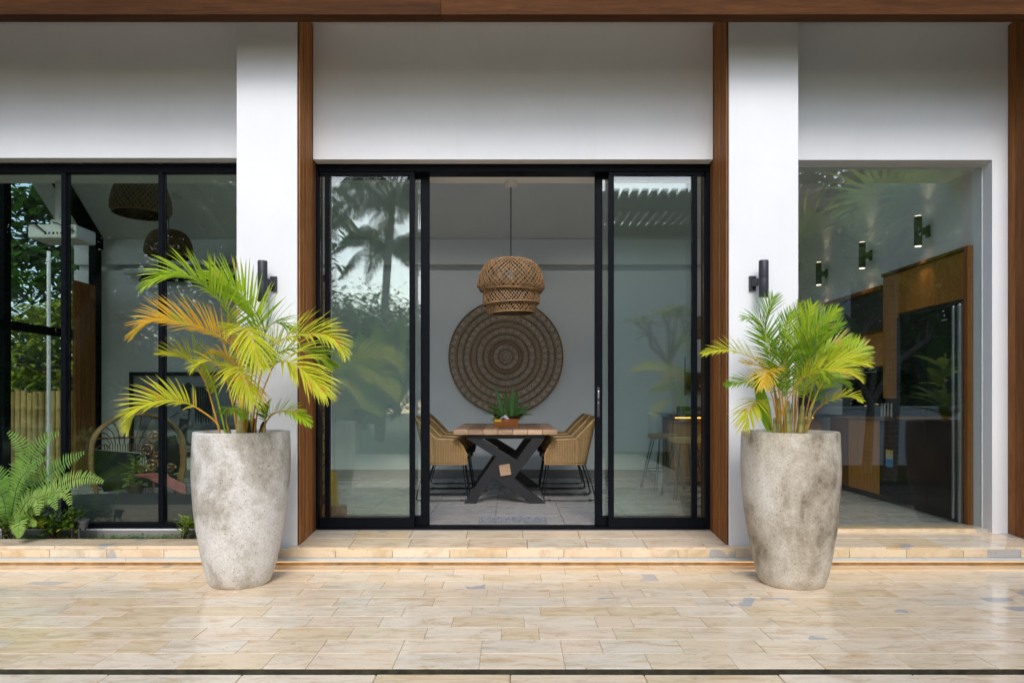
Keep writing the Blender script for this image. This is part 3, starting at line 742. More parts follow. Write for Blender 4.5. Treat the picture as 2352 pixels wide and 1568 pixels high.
palmR = thing('areca_palm', 'dense bushy areca palm growing from the sandy stained planter', 'palm', (potR.x, potR.y, hR), 'potted areca palms')
FR = [
 ([(850, 1490), (800, 1150, .05), (760, 850, .1), (735, 620, .12), (690, 420, .12), (715, 220, .12), (780, 50, .1)], 3, STALKG, dict(L=.26, n=34, start=.5, roll=-85, droop=.12, vang=10, W=.011)),
 ([(850, 1490), (800, 1150, .05), (760, 850, .1), (730, 600, .14), (660, 350, .16), (570, 270, .14), (460, 275, .12)], 3, STALKG, dict(L=.22, n=30, start=.5, roll=-60, droop=.2, vang=15, W=.011)),
 ([(960, 1490), (985, 1100), (1010, 750, -.02), (1080, 480, -.04), (1150, 320, -.06), (1190, 150, -.06)], 0, STALK, dict(L=.27, n=36, start=.42, roll=80, droop=.25, vang=12, W=.013)),
 ([(1000, 1490), (1030, 950, -.05), (1100, 560, -.1), (1230, 400, -.14), (1350, 280, -.16), (1440, 190, -.18)], 0, STALK, dict(L=.24, n=34, start=.45, roll=60, droop=.3, vang=20, W=.013)),
 ([(1060, 1490), (1120, 1000, .05), (1200, 740, .08), (1350, 600, .1), (1500, 540, .1), (1640, 530, .1)], 0, STALKG, dict(L=.24, n=36, start=.42, roll=50, droop=.3, W=.013)),
 ([(1080, 1490), (1220, 900, -.08), (1350, 740, -.14), (1550, 720, -.2), (1760, 760, -.24)], 1, STALK, dict(L=.24, n=36, start=.45, roll=45, droop=.35, W=.013)),
 ([(1110, 1490), (1250, 1050, .0), (1400, 850, .02), (1600, 660, .02), (1750, 575, .02)], 0, STALKG, dict(L=.25, n=38, start=.42, roll=70, droop=.22, vang=20, W=.013)),
 ([(1120, 1490, -.05), (1210, 1280, -.08), (1330, 1170, -.14), (1480, 1110, -.2), (1600, 1100, -.24), (1710, 1150, -.28)], 1, STALK, dict(L=.12, n=26, start=.45, roll=45, droop=.35, W=.010)),
 ([(850, 1490), (800, 1050, -.04), (690, 800, -.1), (530, 690, -.16), (360, 625, -.2), (200, 615, -.24), (45, 655, -.27)], 1, STALK, dict(L=.20, n=38, start=.42, roll=-45, droop=.35, W=.012)),
 ([(830, 1490), (790, 1050, -.05), (730, 870, -.1), (640, 790, -.14), (460, 745, -.18)], 4, STALK, dict(L=.20, n=26, start=.5, roll=-35, droop=.5, W=.013)),
 ([(865, 1490, -.05), (850, 1150, -.12), (780, 880, -.24), (725, 830, -.34), (690, 880, -.42), (680, 980, -.46)], 4, STALK, dict(L=.25, n=22, start=.62, roll=0, droop=.55, vang=18, W=.017)),
 ([(840, 1490), (760, 1080, -.05), (650, 960, -.1), (480, 945, -.15), (285, 985, -.2)], 3, STALK, dict(L=.18, n=32, start=.42, roll=-45, droop=.4, W=.012)),
 ([(770, 1490, -.05), (720, 1250, -.12), (650, 1150, -.2), (580, 1165, -.28), (520, 1270, -.34), (480, 1420, -.36)], 1, STALKG, dict(L=.25, n=26, start=.45, roll=-5, droop=.55, vang=12, W=.014)),
 ([(870, 1490, -.1), (870, 1280, -.14), (1000, 1010, -.24), (1150, 870, -.3), (1350, 815, -.36), (1560, 835, -.4), (1690, 920, -.42)], 1, STALK, dict(L=.19, n=32, start=.5, roll=40, droop=.5, W=.012)),
 ([(950, 1490), (910, 950, .05), (885, 700, .1), (905, 480, .12), (960, 230, .12)], 3, STALK, dict(L=.27, n=36, start=.42, roll=85, droop=.2, vang=10, W=.013)),
 ([(1000, 1490, -.05), (1070, 950, -.12), (1180, 680, -.18), (1330, 480, -.22), (1480, 340, -.24)], 3, STALK, dict(L=.24, n=34, start=.42, roll=55, droop=.3, W=.013)),
 ([(920, 1490, -.06), (900, 1050, -.15), (890, 760, -.24), (960, 640, -.32), (1080, 640, -.38)], 3, STALKG, dict(L=.25, n=34, start=.42, roll=10, droop=.4, vang=25, W=.013)),
 ([(1040, 1490, -.06), (1090, 1150, -.14), (1130, 900, -.2), (1230, 800, -.28), (1350, 900, -.34)], 0, STALKG, dict(L=.25, n=32, start=.42, roll=20, droop=.5, vang=22, W=.013)),
 ([(900, 1490, .06), (860, 900, .15), (820, 640, .2), (760, 520, .22), (640, 500, .22)], 3, STALK, dict(L=.24, n=30, start=.42, roll=-30, droop=.4, W=.012)),
 ([(1000, 1490, .06), (1010, 800, .12), (1000, 500, .14), (1020, 300, .14), (1060, 130, .12)], 0, STALK, dict(L=.22, n=30, start=.5, roll=75, droop=.2, vang=14, W=.012)),
 ([(1090, 1490, .05), (1200, 1150, .1), (1330, 960, .12), (1450, 940, .12), (1560, 990, .1)], 3, STALK, dict(L=.18, n=26, start=.42, roll=40, droop=.4, W=.012)),
 ([(900, 1490, -.08), (880, 1200, -.15), (820, 1010, -.22), (700, 950, -.28), (560, 990, -.32)], 3, STALK, dict(L=.18, n=26, start=.45, roll=-25, droop=.5, W=.012)),
]
for i, (pp, mi, sk, kw) in enumerate(FR): frond(palmR, zB(pp, potR.y - CAMY), PG[mi], sk, rb=.006, seed=i + 51, **kw)
for (a, b, h, r) in ((830, 825, 1120, .016), (905, 925, 1150, .022), (950, 975, 1180, .012), (1050, 1085, 1200, .02), (1110, 1170, 1250, .015), (790, 790, 1330, .014)):
    MB().tube(zB([(a, 1495), ((a + b) / 2 + 4, (1495 + h) / 2), (b, h)], potR.y - CAMY), [r * 1.15, r, r * .7], 9).build('cane_stem', CANE_G, palmR, True)
mb = MB()
mb.leaf(zB([(735, 1470, -.05)], potR.y - CAMY)[0], (-.3, -.1, 1), Vector((0, -1, 0)), .42, .085, -.1, 6, .2)
mb.build('broad_leaf', PG[3], palmR, True)

# ================================================================ outdoor wall lamps
def sconce(nm, label, px, pyt, pyb, D, sgn, wpx, lit=False, group=None, face=None):
    """cylinder lamp; sgn says on which side its bracket shows"""
    a = P(px, pyt, D); b = P(px, pyb, D); r = wpx / 2 * D / F
    t = thing(nm, label, 'wall lamp', ((a.x, a.y, (a.z + b.z) / 2)), group)
    mid = (a.z + b.z) / 2 + .0
    MB().lathe([(r * .92, 0), (r, .006), (r, (a.z - mid) * .98), (r * .985, (a.z - mid)), (r * .985, (a.z - mid) + .003), (r, (a.z - mid) + .006), (r, a.z - b.z - .006), (r * .92, a.z - b.z)],
               (a.x, a.y, b.z), 24).build('housing', SCONCE, t, True)
    MB().lathe([(r * .8, 0), (r * .8, .003)], (a.x, a.y, b.z - .0035), 20).build('lens', LENS if lit else WHITE, t)
    return t, a, b, r, mid
for label, px, pt, pb, sg in (('graphite cylinder wall lamp on the column behind the wide arching palm', 603, 599, 693, 1),
                              ('graphite cylinder wall lamp on the column behind the dense bushy palm', 1754, 598, 683, -1)):
    D = 5.07
    t, a, b, r, mid = sconce('wall_lamp', label, px, pt, pb, D, sg, 22, False, 'outdoor wall lamps on the columns')
    zb = P(0, 646 if sg > 0 else 645, D).z
    hb = .055; xb = a.x + sg * .045
    MB().box(xb - .025, xb + .025, -.022, .0, zb - hb, zb + hb).build('back_plate', SCONCE, t, False, .003, 2)
    MB().bar((a.x + sg * .01, a.y + .01, zb), (xb, -.018, zb), .03, .05).build('bracket', SCONCE, t)
# ---- three lit lamps on the kitchen wall
for i, (label, zx, zt, zb_) in enumerate((('lit black cylinder lamp on the kitchen wall, the farthest from the glass', 997, 1197, 1298),
                              ('lit black cylinder lamp on the kitchen wall, middle one of the row', 1195, 1106, 1222),
                              ('lit black cylinder lamp on the kitchen wall, nearest to the window glass', 1450, 987, 1122))):
    px = (1500 + zx * .5484) * .91875; pt = zt * .5484 * .91875; pb = zb_ * .5484 * .91875
    X = 3.80; D = X * F / (px - 1176); wpx = .068 * F / D
    t, a, b, r, mid = sconce('wall_lamp', label, px, pt, pb, D, 1, wpx, True, 'lit lamps along the kitchen wall')
    MB().box(3.885, 3.899, a.y - .03, a.y + .03, mid - .055, mid + .055).build('back_plate', SCONCE, t, False, .003, 1)
    MB().box(a.x + r * .7, 3.884, a.y - .022, a.y + .022, mid - .03, mid + .03).build('bracket', SCONCE, t)
    MB().lathe([(r * .8, 0), (r * .8, .003)], (a.x, a.y, a.z + .001), 20).build('lens', LENS, t)
    for up in (0, 1):
        L = bpy.data.lights.new('lamp_glow', 'SPOT'); L.energy = .7 if up else 1.6; L.spot_size = R(75); L.spot_blend = .9; L.color = (1, .78, .5); L.shadow_soft_size = .02
        o = bpy.data.objects.new('lamp_glow', L); col.objects.link(o); o.parent = t; o.matrix_parent_inverse = base_inv(t)
        o.location = (a.x, a.y, a.z + .02 if up else b.z - .02); o.rotation_euler = (R(180) if up else 0, 0, 0)

# ================================================================ dining table
TX0, TX1 = (1041 - 1176) / F * 6.9, (1280.3 - 1176) / F * 6.9
TZ1 = .948; TZ0 = .892
TYa, TYb = YD(6.90), YD(8.55)
tab = thing('dining_table', 'thick slab timber dining table on crossed black steel legs', 'table', ((TX0 + TX1) / 2, (TYa + TYb) / 2, .19))
n = 7; mb_w = (TX1 - TX0) / n
for k in range(n):
    x0 = TX0 + k * mb_w; jit = rnd.uniform(-.006, .006)
    MB().box(x0 + .0012, x0 + mb_w - .0012, TYa + .003 + jit, TYb + jit, TZ0 + rnd.uniform(0, .004), TZ1 + rnd.uniform(-.002, .0015)).build('board', W_TABLE, tab, False, .005, 2)
    MB().box(x0 + .003, x0 + mb_w - .003, TYa + jit + .0005, TYa + jit + .0029, TZ0 + .004, TZ1 - .005).build('end_grain', W_TABEND, tab)
def zl(q): return ((937.1 + .1953 * q[0] - 1176) * 6.96 / F, CAMZ + (915 - (918.75 + .1953 * q[1])) * 6.96 / F)
def xleg(y0, y1):
    P1 = [zl(q) for q in ((690, 455), (860, 455), (1250, 690), (1275, 705), (1455, 455), (1610, 455), (1310, 840), (1240, 930), (1620, 1216), (1440, 1216), (1000, 905), (790, 1216), (655, 1216), (1030, 665), (1000, 650))]
    MB().prism(P1, y0, y1, 'y').build('crossed_leg', BLACKM, tab, False, .004, 2)
    a = zl((700, 454)); b = zl((1612, 410))
    MB().box(a[0], b[0], y0 - .001, y1 + .001, a[1] + .001, TZ0 - .001).build('top_plate', BLACKM, tab, False, .004, 2)
xleg(YD(6.96), YD(7.08)); xleg(YD(8.25), YD(8.37))
c = zl((1142, 818)); Mx = Matrix.Translation((c[0], 0, c[1])) @ Matrix.Rotation(R(-9), 4, 'Y')
hw = .056
MB().box(-hw, hw, YD(6.935), YD(6.959), -hw, hw, Mx).build('beam_end', W_TABEND, tab, False, .006, 2)
MB().box(-hw * .9, hw * .9, YD(7.081), YD(8.249), -hw * .9, hw * .9, Mx).build('stretcher', W_TABLE, tab)

# things on the table
D = 7.5; c = P(1162.5, 980, D)
tb = thing('tissue_box', 'orange wooden tissue box with a white tissue on the slab table', 'tissue box', (c.x, c.y, TZ1))
bw, bh = .135, .088; z0 = TZ1 + .001
for (a, b, y0, y1) in ((c.x - bw, c.x + bw, c.y - .06, c.y - .048), (c.x - bw, c.x + bw, c.y + .048, c.y + .06)):
    MB().box(a, b, y0, y1, z0, z0 + bh).build('side', W_BOX, tb, False, .002, 1)
for a in (c.x - bw + .001, c.x + bw - .013): MB().box(a, a + .012, c.y - .0475, c.y + .0475, z0, z0 + bh - .001).build('end', W_BOX, tb, False, .002, 1)
MB().box(c.x - bw + .013, c.x + bw - .013, c.y - .0475, c.y + .0475, z0, z0 + .01).build('bottom', W_BOX, tb)
MB().box(c.x - bw + .01, c.x - .05, c.y - .0635, c.y - .0602, z0 + bh - .030, z0 + bh - .005).build('yellow_tag', simple('yellow card', (.75, .55, .02), .5, .03), tb)
MB().box(c.x - .03, c.x + .04, c.y - .0635, c.y - .0602, z0 + bh - .028, z0 + bh - .008).build('red_tag', simple('red white card', (.55, .12, .10), .5, .03), tb)
mb = MB(); rs = random.Random(4)
def tis(u, v): return Vector((c.x - .075 + .15 * u, c.y - .04 + .08 * v, z0 + bh - .03 + .075 * math.exp(-((u - .38) * 3.2) ** 2) * (.6 + .4 * math.sin(3.1 * v)) + .012 * math.sin(9 * u + 4 * v)))
mb.grid(tis, 14, 6).build('tissue', WHITE, tb, True, solid=.002)
D = 7.95; c = P(1166.5, 961, D); c.z = TZ1
bo = thing('wooden_bowl', 'dark brown boat shaped wooden bowl behind the tissue box', 'bowl', c)
BR = simple('dark bowl wood', (.07, .028, .016), .4, .3, 20)
mb = MB()
def bowl(ins):
    def f(u, v):
        a = 2 * math.pi * u; r = (.35 + .65 * v) * (.94 if ins else 1); ex = .178 * r; ey = .10 * r
        z = .012 * ins + .095 * v ** 1.5 + .035 * v * abs(math.cos(a)) ** 3
        return Vector((c.x + ex * math.cos(a), c.y + ey * math.sin(a), TZ1 + .001 + z))
    return f
mb.grid(bowl(0), 32, 6).grid(bowl(1), 32, 6).build('shell', BR, bo, True)
MB().lathe([(.06, 0), (.06, .02)], (c.x, c.y, TZ1 + .001), 20).build('foot', BR, bo)
MB().lathe([(.09, .0), (.085, .01), (.01, .014)], (c.x, c.y, TZ1 + .075), 20).build('soil', SOIL, bo)
sp = thing('snake_plant', 'dark green snake plant standing in the brown wooden bowl', 'plant', (c.x, c.y, TZ1 + .08))
SNK = leafmat('snake plant leaf', (.035, .10, .022), (.09, .22, .045), .35, .15, 12)
for (dx, lx, L, W) in ((-.05, -.22, .40, .055), (-.01, -.05, .34, .05), (.04, .05, .38, .06), (.075, .10, .33, .055), (.02, -.1, .28, .05), (-.04, -.75, .26, .05), (.07, .7, .25, .05), (-.07, -1.1, .22, .04), (.09, 1.2, .22, .04), (.0, .3, .22, .045), (-.06, -.5, .2, .045), (.06, .5, .19, .04)):
    MB().leaf((c.x + dx, c.y + rnd.uniform(-.03, .03), TZ1 + .08), (lx, rnd.uniform(-.25, .1), 1), Vector((0, -1, .1)), L, W, .12 + abs(lx) * .7, 6, .22).build('leaf', SNK, sp, True)
for k in range(10):
    a = rnd.uniform(0, 6.28)
    MB().leaf((c.x + .08 * math.cos(a), c.y + .04 * math.sin(a), TZ1 + .10), (math.cos(a), math.sin(a) * .6 - .2, .5), Vector((0, 0, 1)), rnd.uniform(.14, .26), .022, 1.3, 5, .2).build('leaf', SNK, sp, True)

# ================================================================ dining chairs
def make_chair():
    """faces -X; origin at the floor under the seat's centre"""
    t = thing('dining_chair', 'chair', 'chair', (0, 0, 0))
    xf, xb, hw = -.215, .215, .27
    zb, za, zt = .39, .64, .865
    # shell outline seen from above: U from front left round the back to front right
    def plan(u):                       # u 0..1 -> x, y, back-ness
        L1, L2, L3 = .36, .54 + .0, .36; r = .11
        s = u * (L1 + L2 + L3)
        if s < L1: return xf + s / L1 * (xb - xf - r), -hw, 0.0
        if s > L1 + L2: return xb - r - (s - L1 - L2) / L3 * (xb - xf - r), hw, 0.0
        a = (s - L1) / L2; th = -math.pi / 2 + a * math.pi
        e = .42
        cx = abs(math.cos(th)) ** e * (1 if math.cos(th) > 0 else -1); sy = abs(math.sin(th)) ** e * (1 if math.sin(th) > 0 else -1)
        return xb - r + r * cx, hw * sy, math.sin(math.pi * a) ** .5
    def top(u):
        x, y, b = plan(u)
        k = max(0.0, min(1, (x - (xf + .12)) / (xb - xf - .12)))
        front = max(0.0, 1 - (x - xf) / .13)
        return za + .012 * k + (zt - za) * (b ** 1.0) * 1.0 - (za - zb) * .62 * front ** 2.2
    def shell(u, v):
        x, y, b = plan(u); z1 = top(u); z = zb + (z1 - zb) * v
        hgt = (z - zb)
        flare = hgt * (.06 if b == 0 else .06)
        x2 = x + b * hgt * .235; y2 = y * (1 + .10 * hgt)
        return Vector((x2, y2, z))
    per = .36 * 2 + .54 + .2
    mb = MB().grid(shell, 60, 12, lambda u, v: (u * per, v * .3)); mb.build('shell', WICKER, t, True, solid=.016)
    rim = [shell(u / 60, 1) for u in range(61)]
    MB().tube(rim, .013, 8).build('rim', RATTAN, t, True)
    MB().tube([shell(u / 60, 0) for u in range(61)], .010, 6).build('lower_rim', RATTAN, t, True)
    MB().tube([shell(0, v / 6) for v in range(7)], .011, 6).tube([shell(1, v / 6) for v in range(7)], .011, 6).build('front_edge', RATTAN, t, True)
    mb = MB().grid(lambda u, v: Vector((xf + (xb - xf - .02) * v, -hw + .012 + (2 * hw - .024) * u, zb + .045 - .012 * math.sin(math.pi * u))), 12, 10, lambda u, v: (u * .5, v * .4))
    mb.build('seat', WICKER, t, True, solid=.02)
    mb = MB().grid(lambda u, v: Vector((xf - .035 + (xb - xf - .02) * v, -hw + .03 + (2 * hw - .06) * u, zb + .075 + .03 * (math.sin(math.pi * u) * math.sin(math.pi * min(1, .1 + v))) ** .4)), 14, 12)
    mb.build('cushion', FABRIC_K, t, True, solid=.05)
    for sy in (-1, 1):
        y = sy * .215
        pts = [(xf + .04, y * .86, zb - .012), (xf + .02, y * .93, .22), (xf - .012, y, .03), (xf - .005, y, .011), (xf + .02, y, .008), (0, y, .008), (xb + .06, y, .008), (xb + .085, y, .014), (xb + .095, y, .035), (xb + .055, y * .93, .2), (xb - .01, y * .86, zb - .012)]
        MB().tube(pts, .0065, 8).build('sled_leg', BLACKM, t, True)
        for xx in (xf + .05, xb + .04):
            MB().box(xx - .018, xx + .018, y - .011, y + .011, .0005, .019).build('glide', BLACKM, t, False, .003, 1)
    MB().tube([(xf + .04, -.185, zb - .012), (xf + .04, .185, zb - .012)], .0065, 6).tube([(xb - .01, -.185, zb - .012), (xb - .01, .185, zb - .012)], .0065, 6).tube([(xf + .04, -.185, zb - .012), (xb - .01, -.185, zb - .012)], .0065, 6).tube([(xf + .04, .185, zb - .012), (xb - .01, .185, zb - .012)], .0065, 6).build('seat_frame', BLACKM, t, True)
    return t
ch0 = make_chair()
TCX = (TX0 + TX1) / 2
spots = [(1, 7.335, 'rattan dining chair on the fridge side of the table, nearest the open door', .0),
         (1, 7.85, 'rattan dining chair on the fridge side of the table, in the middle of its row', .02),
         (1, 8.34, 'rattan dining chair on the fridge side of the table, nearest the back wall', -.03),
         (-1, 7.335, 'rattan dining chair half behind the left door leaf, nearest the open door', .02),
         (-1, 7.85, 'rattan dining chair on the driftwood side of the table, in the middle of its row', -.02),
         (-1, 8.34, 'rattan dining chair on the driftwood side of the table, nearest the back wall', .03)]
for i, (sg, D, lab, rz) in enumerate(spots):
    o = ch0 if i == 0 else copy_tree(ch0)
    o.location = (TCX + sg * .625, YD(D), .1905)
    o.rotation_euler = (0, 0, rz + (0 if sg > 0 else math.pi))
    tag(o, lab, 'chair', 'rattan dining chairs round the slab table')

# ================================================================ rattan pendants
DIM_IN2 = simple('brown inner dimness', (.115, .068, .030), .8, .5, 40, .5, 120)  # brown of the dimness inside the woven domes
DIM_IN = simple('dark inner dimness', (.030, .017, .008), .8, .5, 40, .5, 120)  # near-black of the dimness inside the lower tiers
def dome(profile, center, nst, r, tilt=0.0, twist=1.3, rim_r=.006, nseg=12, seg=4):
    """woven shade: two families of canes winding round a profile [(radius, z)...]"""
    c = Vector(center); M = Matrix.Translation(c) @ Matrix.Rotation(tilt, 4, 'Y')
    pr = smoothpath([(a, 0, b) for a, b in profile], nseg)
    mb = MB(); rs = random.Random(5)
    for fam in (-1, 1):
        for k in range(nst):
            a0 = 2 * math.pi * k / nst + rs.uniform(-.03, .03)
            pts = [M @ Vector((q.x * math.cos(a0 + fam * twist * i / (nseg - 1)), q.x * math.sin(a0 + fam * twist * i / (nseg - 1)), q.z)) for i, q in enumerate(pr)]
            mb.tube(pts, r, seg, caps=False)
    for q in (pr[-1], pr[0]):
        if q.x > .03: mb.tube([M @ Vector((q.x * math.cos(a * .196), q.x * math.sin(a * .196), q.z)) for a in range(32)], rim_r, 6, closed=True)
    return mb
def pendant(label, px, D, wpx, pyt, pyb, pycord, strand, lower=False, ceil=None, nst=44):
    s = D / F; c = P(px, pyb, D); r = wpx / 2 * s; h = (pyb - pyt) * s; zt = P(0, pyt, D).z
    t = thing('pendant_lamp', label, 'pendant lamp', (c.x, c.y, c.z), 'woven rattan pendant lamps')
    prof = [(.02, h), (r * .46, h * .975), (r * .74, h * .84), (r * .92, h * .55), (r, h * .20), (r * .985, h * .06), (r * .92, 0)]
    dome(prof, c, nst, r * .0145, R(1), 1.5, r * .024).build('shade', strand, t, True)
    MB().lathe([(a * .955, b * .97) for a, b in prof[::-1]], c, 40, None, None, False).build('dim_inner_shell', DIM_IN2, t, True) if not lower else dome([(a * .9, b * .93) for a, b in prof], c, 34, r * .012, R(3), 1.1, r * .02).build('inner_weave', RATTAN_B, t, True)  # added solid shell holds the inside dimness in its colour
    MB().tube([(c.x, c.y, zt - .01), (c.x, c.y, ceil)], .0055, 6).build('cord', BLACKM, t)
    MB().lathe([(.022, 0), (.022, .07), (.012, .085)], (c.x, c.y, zt - .10), 14).build('lamp_holder', BLACKM, t)
    MB().lathe([(.005, 0), (.028, .012), (.036, .04), (.026, .07), (.014, .095)], (c.x, c.y, zt - .195), 14).build('bulb', WHITE, t, True)
    if ceil: MB().lathe([(.045, 0), (.052, .006), (.054, .055), (.05, .06)], (c.x, c.y, ceil - .061), 24).build('ceiling_rose', WHITE, t, True)
    return t, c, r, s
t, c, r, s = pendant('two tier woven rattan pendant lamp hanging in the open doorway', 1173.5, 6.05, 154, 595, 669, 420, RATTAN_D, True, LZ - .0075, 46)
dome([(r * .80, .05), (r * .83, -.02), (r * .845, -.09), (r * .83, -.115)], (c.x, c.y, c.z), 54, r * .0135, R(-2.5), .55, r * .024, 7).build('lower_shade', RATTAN_D, t, True)
dome([(r * .66, .03), (r * .72, -.06), (r * .75, -.14), (r * .68, -.195)], (c.x, c.y, c.z), 50, r * .0135, R(-2), .8, r * .024, 7).build('inner_shade', RATTAN_B, t, True)
MB().lathe([(r * .78, -.10), (r * .79, -.02), (r * .76, .05)], c, 40, None, None, False).lathe([(r * .63, -.185), (r * .70, -.13), (r * .68, .03)], c, 40, None, None, False).build('dim_lower_shell', DIM_IN, t, True)  # added dark shells; the dimness behind the canes is their colour
def cz(D): return min(5.6, slope_z(YD(D)) + .0)
pendant('large woven dome pendant high in the living room, partly cut by the ceiling edge', 324, 7.0, 128, 405, 492, 0, RATTAN_B, False, cz(7.0), 40)
pendant('smaller looking woven dome pendant in the living room, hanging low by a long cord', 387.5, 8.62, 103, 529, 589, 0, RATTAN_B, False, cz(8.62), 40)
pendant('small woven pendant over the bar, half hidden by the timber cladding', 1618, 8.0, 62, 725, 776, 0, RATTAN_D, False, cz(8.0), 26)

# ================================================================ carved round panel
mc = P(1162, 819, 9.17); MR = 131.5 * 9.17 / F
md = thing('carved_panel', 'large round carved wooden panel with ringed spiral and diamond bands on the back wall', 'wall carving', (mc.x, EB - .002, mc.z))
def m_wash():
    m = NT('white washed carved wood'); v = m.pos(); n = m.noise(v, 110, 3, .7); n2 = m.noise(v, 9, 4)
    c = m.ramp(n2, [(.3, (.20, .12, .066)), (.7, (.32, .205, .12))])
    c = m.mix(m.ramp(n, [(.48, 0), (.56, .75)]), c, (.54, .45, .34))
    m.bsdf(c, .7, .3, 0, m.bump(n, .5, .004)); return m.m
MW = m_wash()
MRG = simple('carved ring wood', (.23, .135, .07), .55, .3, 12, .3, 60)
WASH = simple('white wash in carving', (.68, .63, .54), .8, .3, 16)
Mm = Matrix.Translation((mc.x, EB - .003, mc.z)) @ Matrix.Rotation(R(90), 4, 'X')
MB().lathe([(MR, 0), (MR, .03), (MR * .985, .036), (.01, .036)], (0, 0, 0), 96, Mm).build('disc', MW, md)
for q, wd in ((1.0, .010), (.865, .012), (.75, .012), (.625, .012), (.525, .011), (.405, .012), (.29, .016), (.235, .010), (.13, .008)):
    ro = MR * q - .006
    MB().lathe([(ro + wd, .0362), (ro + wd * .6, .050), (ro - wd * .6, .050), (ro - wd, .0362)], (0, 0, 0), 96, Mm, None, False).build('ring', MRG, md, True)
def strip(mb, pts, wd):
    """a thin raised line in the panel's plane"""
    n = len(pts); b = len(mb.v)
    for i, p in enumerate(pts):
        a = pts[max(0, i - 1)]; z = pts[min(n - 1, i + 1)]; tx, ty = z[0] - a[0], z[1] - a[1]; l = math.hypot(tx, ty) or 1
        nx, ny = -ty / l * wd / 2, tx / l * wd / 2
        for (qx, qy, qz) in ((p[0] + nx, p[1] + ny, .036), (p[0] + nx * .7, p[1] + ny * .7, .042), (p[0] - nx * .7, p[1] - ny * .7, .042), (p[0] - nx, p[1] - ny, .036)):
            mb.v.append(tuple(Mm @ Vector((qx, qy, qz))))
    for i in range(n - 1):
        for k in range(3): mb.f.append((b + i * 4 + k, b + i * 4 + k + 1, b + i * 4 + 5 + k, b + i * 4 + 4 + k))
def band(kind, q0, q1, n):
    mb = MB(); r0, r1 = MR * q0, MR * q1; rc = (r0 + r1) / 2; hb = (r1 - r0) / 2 * .84; da = 2 * math.pi / n
    def pt(a, rr): return (rr * math.cos(a), rr * math.sin(a))
    for k in range(n):
        a = k * da
        if kind == 'spiral':
            cx, cyy = pt(a, rc); rr = min(hb, rc * da * .47)
            strip(mb, [(cx + rr * (1 - i / 20) * math.cos(a + i * .75), cyy + rr * (1 - i / 20) * math.sin(a + i * .75)) for i in range(18)], rr * .20)
            for sg in (-1, 1):
                x0, y0 = pt(a + da / 2, rc + sg * hb * .75); strip(mb, [(x0 + rr * .22 * math.cos(i), y0 + rr * .22 * math.sin(i)) for i in range(6)], rr * .16)
        elif kind == 'diamond':
            for f in (1, .5): strip(mb, [pt(a - da * .42 * f, rc), pt(a, rc + hb * f), pt(a + da * .42 * f, rc), pt(a, rc - hb * f), pt(a - da * .42 * f, rc)], hb * (.16 if f == 1 else .22))
            for sg in (-1, 1): strip(mb, [pt(a + da * .2, rc + sg * hb), pt(a + da * .5, rc + sg * hb * .35), pt(a + da * .8, rc + sg * hb)], hb * .12)
        elif kind == 'key':
            strip(mb, [pt(a - da * .4, rc - hb * .8), pt(a - da * .4, rc + hb * .8), pt(a + da * .3, rc + hb * .8), pt(a + da * .3, rc - hb * .3), pt(a - da * .1, rc - hb * .3), pt(a - da * .1, rc + hb * .3)], hb * .17)
        elif kind == 'bead':
            cx, cyy = pt(a, rc); strip(mb, [(cx - hb * .4, cyy), (cx + hb * .4, cyy)], hb * .9)
    mb.build('carved_band', WASH, md, kind='stuff')
band('spiral', .885, .985, 48); band('diamond', .765, .85, 40); band('spiral', .64, .735, 40); band('key', .54, .61, 46); band('diamond', .42, .51, 22); band('key', .305, .39, 30); band('bead', .258, .272, 56)
band('diamond', .15, .225, 12); band('diamond', .075, .125, 8); band('diamond', .02, .06, 5)

# ================================================================ door mat
x0, x1 = (1105 - 1176) / F * 5.95, (1250 - 1176) / F * 5.95
dm = MB()
dm.grid(lambda u, v: Vector((x0 - .01 + (x1 - x0 + .02) * u, YD(5.82) + .28 * v, .1905 + .014 + .0015 * mnoise.noise(Vector((u * 40, v * 20, 1))))), 50, 18)
t = thing('door_mat', 'speckled grey door mat lying inside the open doorway', 'door mat', ((x0 + x1) / 2, YD(5.95), .19))
dm.build('pile', m_mat(), t, True)
MB().box(x0 - .02, x1 + .02, YD(5.81), YD(6.11), .1905, .2025).build('backing', SKIRT, t, False, .003, 1)
# ================================================================ kitchen along the right wall (X = 3.9)
KX = 3.898
def panel(par, nm, mat, D0, D1, z0, z1, x0=KX - .03, x1=KX, bev=.003):
    return MB().box(x0, x1, YD(D0) + .0015, YD(D1) - .0015, z0 + .0015, z1 - .0015).build(nm, mat, par, False, bev, 1)
tc = thing('tall_cabinet', 'oak tall kitchen cabinet framing the black fridge behind the right window', 'cabinet', (KX, YD(6.4), .19))
panel(tc, 'side_panel', W_OAKD, 5.765, 5.815, .19, 2.555, KX - .05)
panel(tc, 'top_panel', W_OAKD, 5.815, 7.12, 2.52, 2.555, KX - .05)
for a, b in ((5.815, 6.25), (6.25, 6.69), (6.69, 7.12)): panel(tc, 'cabinet_door', W_OAK, a, b, 2.11, 2.52)
panel(tc, 'cabinet_door', W_OAK, 6.865, 7.12, 1.26, 2.11)
panel(tc, 'inner_back', DARK, 5.815, 7.12, .19, 2.11, KX - .006, KX)
fr = thing('fridge', 'tall black glass fridge with two steel handles built into the oak cabinet', 'fridge', (KX, YD(6.35), .19))
panel(fr, 'fridge_door', DGLASS, 5.90, 6.36, .21, 2.07, KX - .04, KX - .008, .006)
panel(fr, 'fridge_door', DGLASS, 6.362, 6.855, .21, 2.07, KX - .04, KX - .008, .006)
MB().box(KX - .085, KX - .05, YD(5.90), YD(5.925), .22, 2.06).build('handle', STEEL, fr, False, .008, 2)
MB().box(KX - .075, KX - .012, YD(5.83), YD(5.86), .20, 2.07).build('handle', STEEL, fr, False, .008, 2)
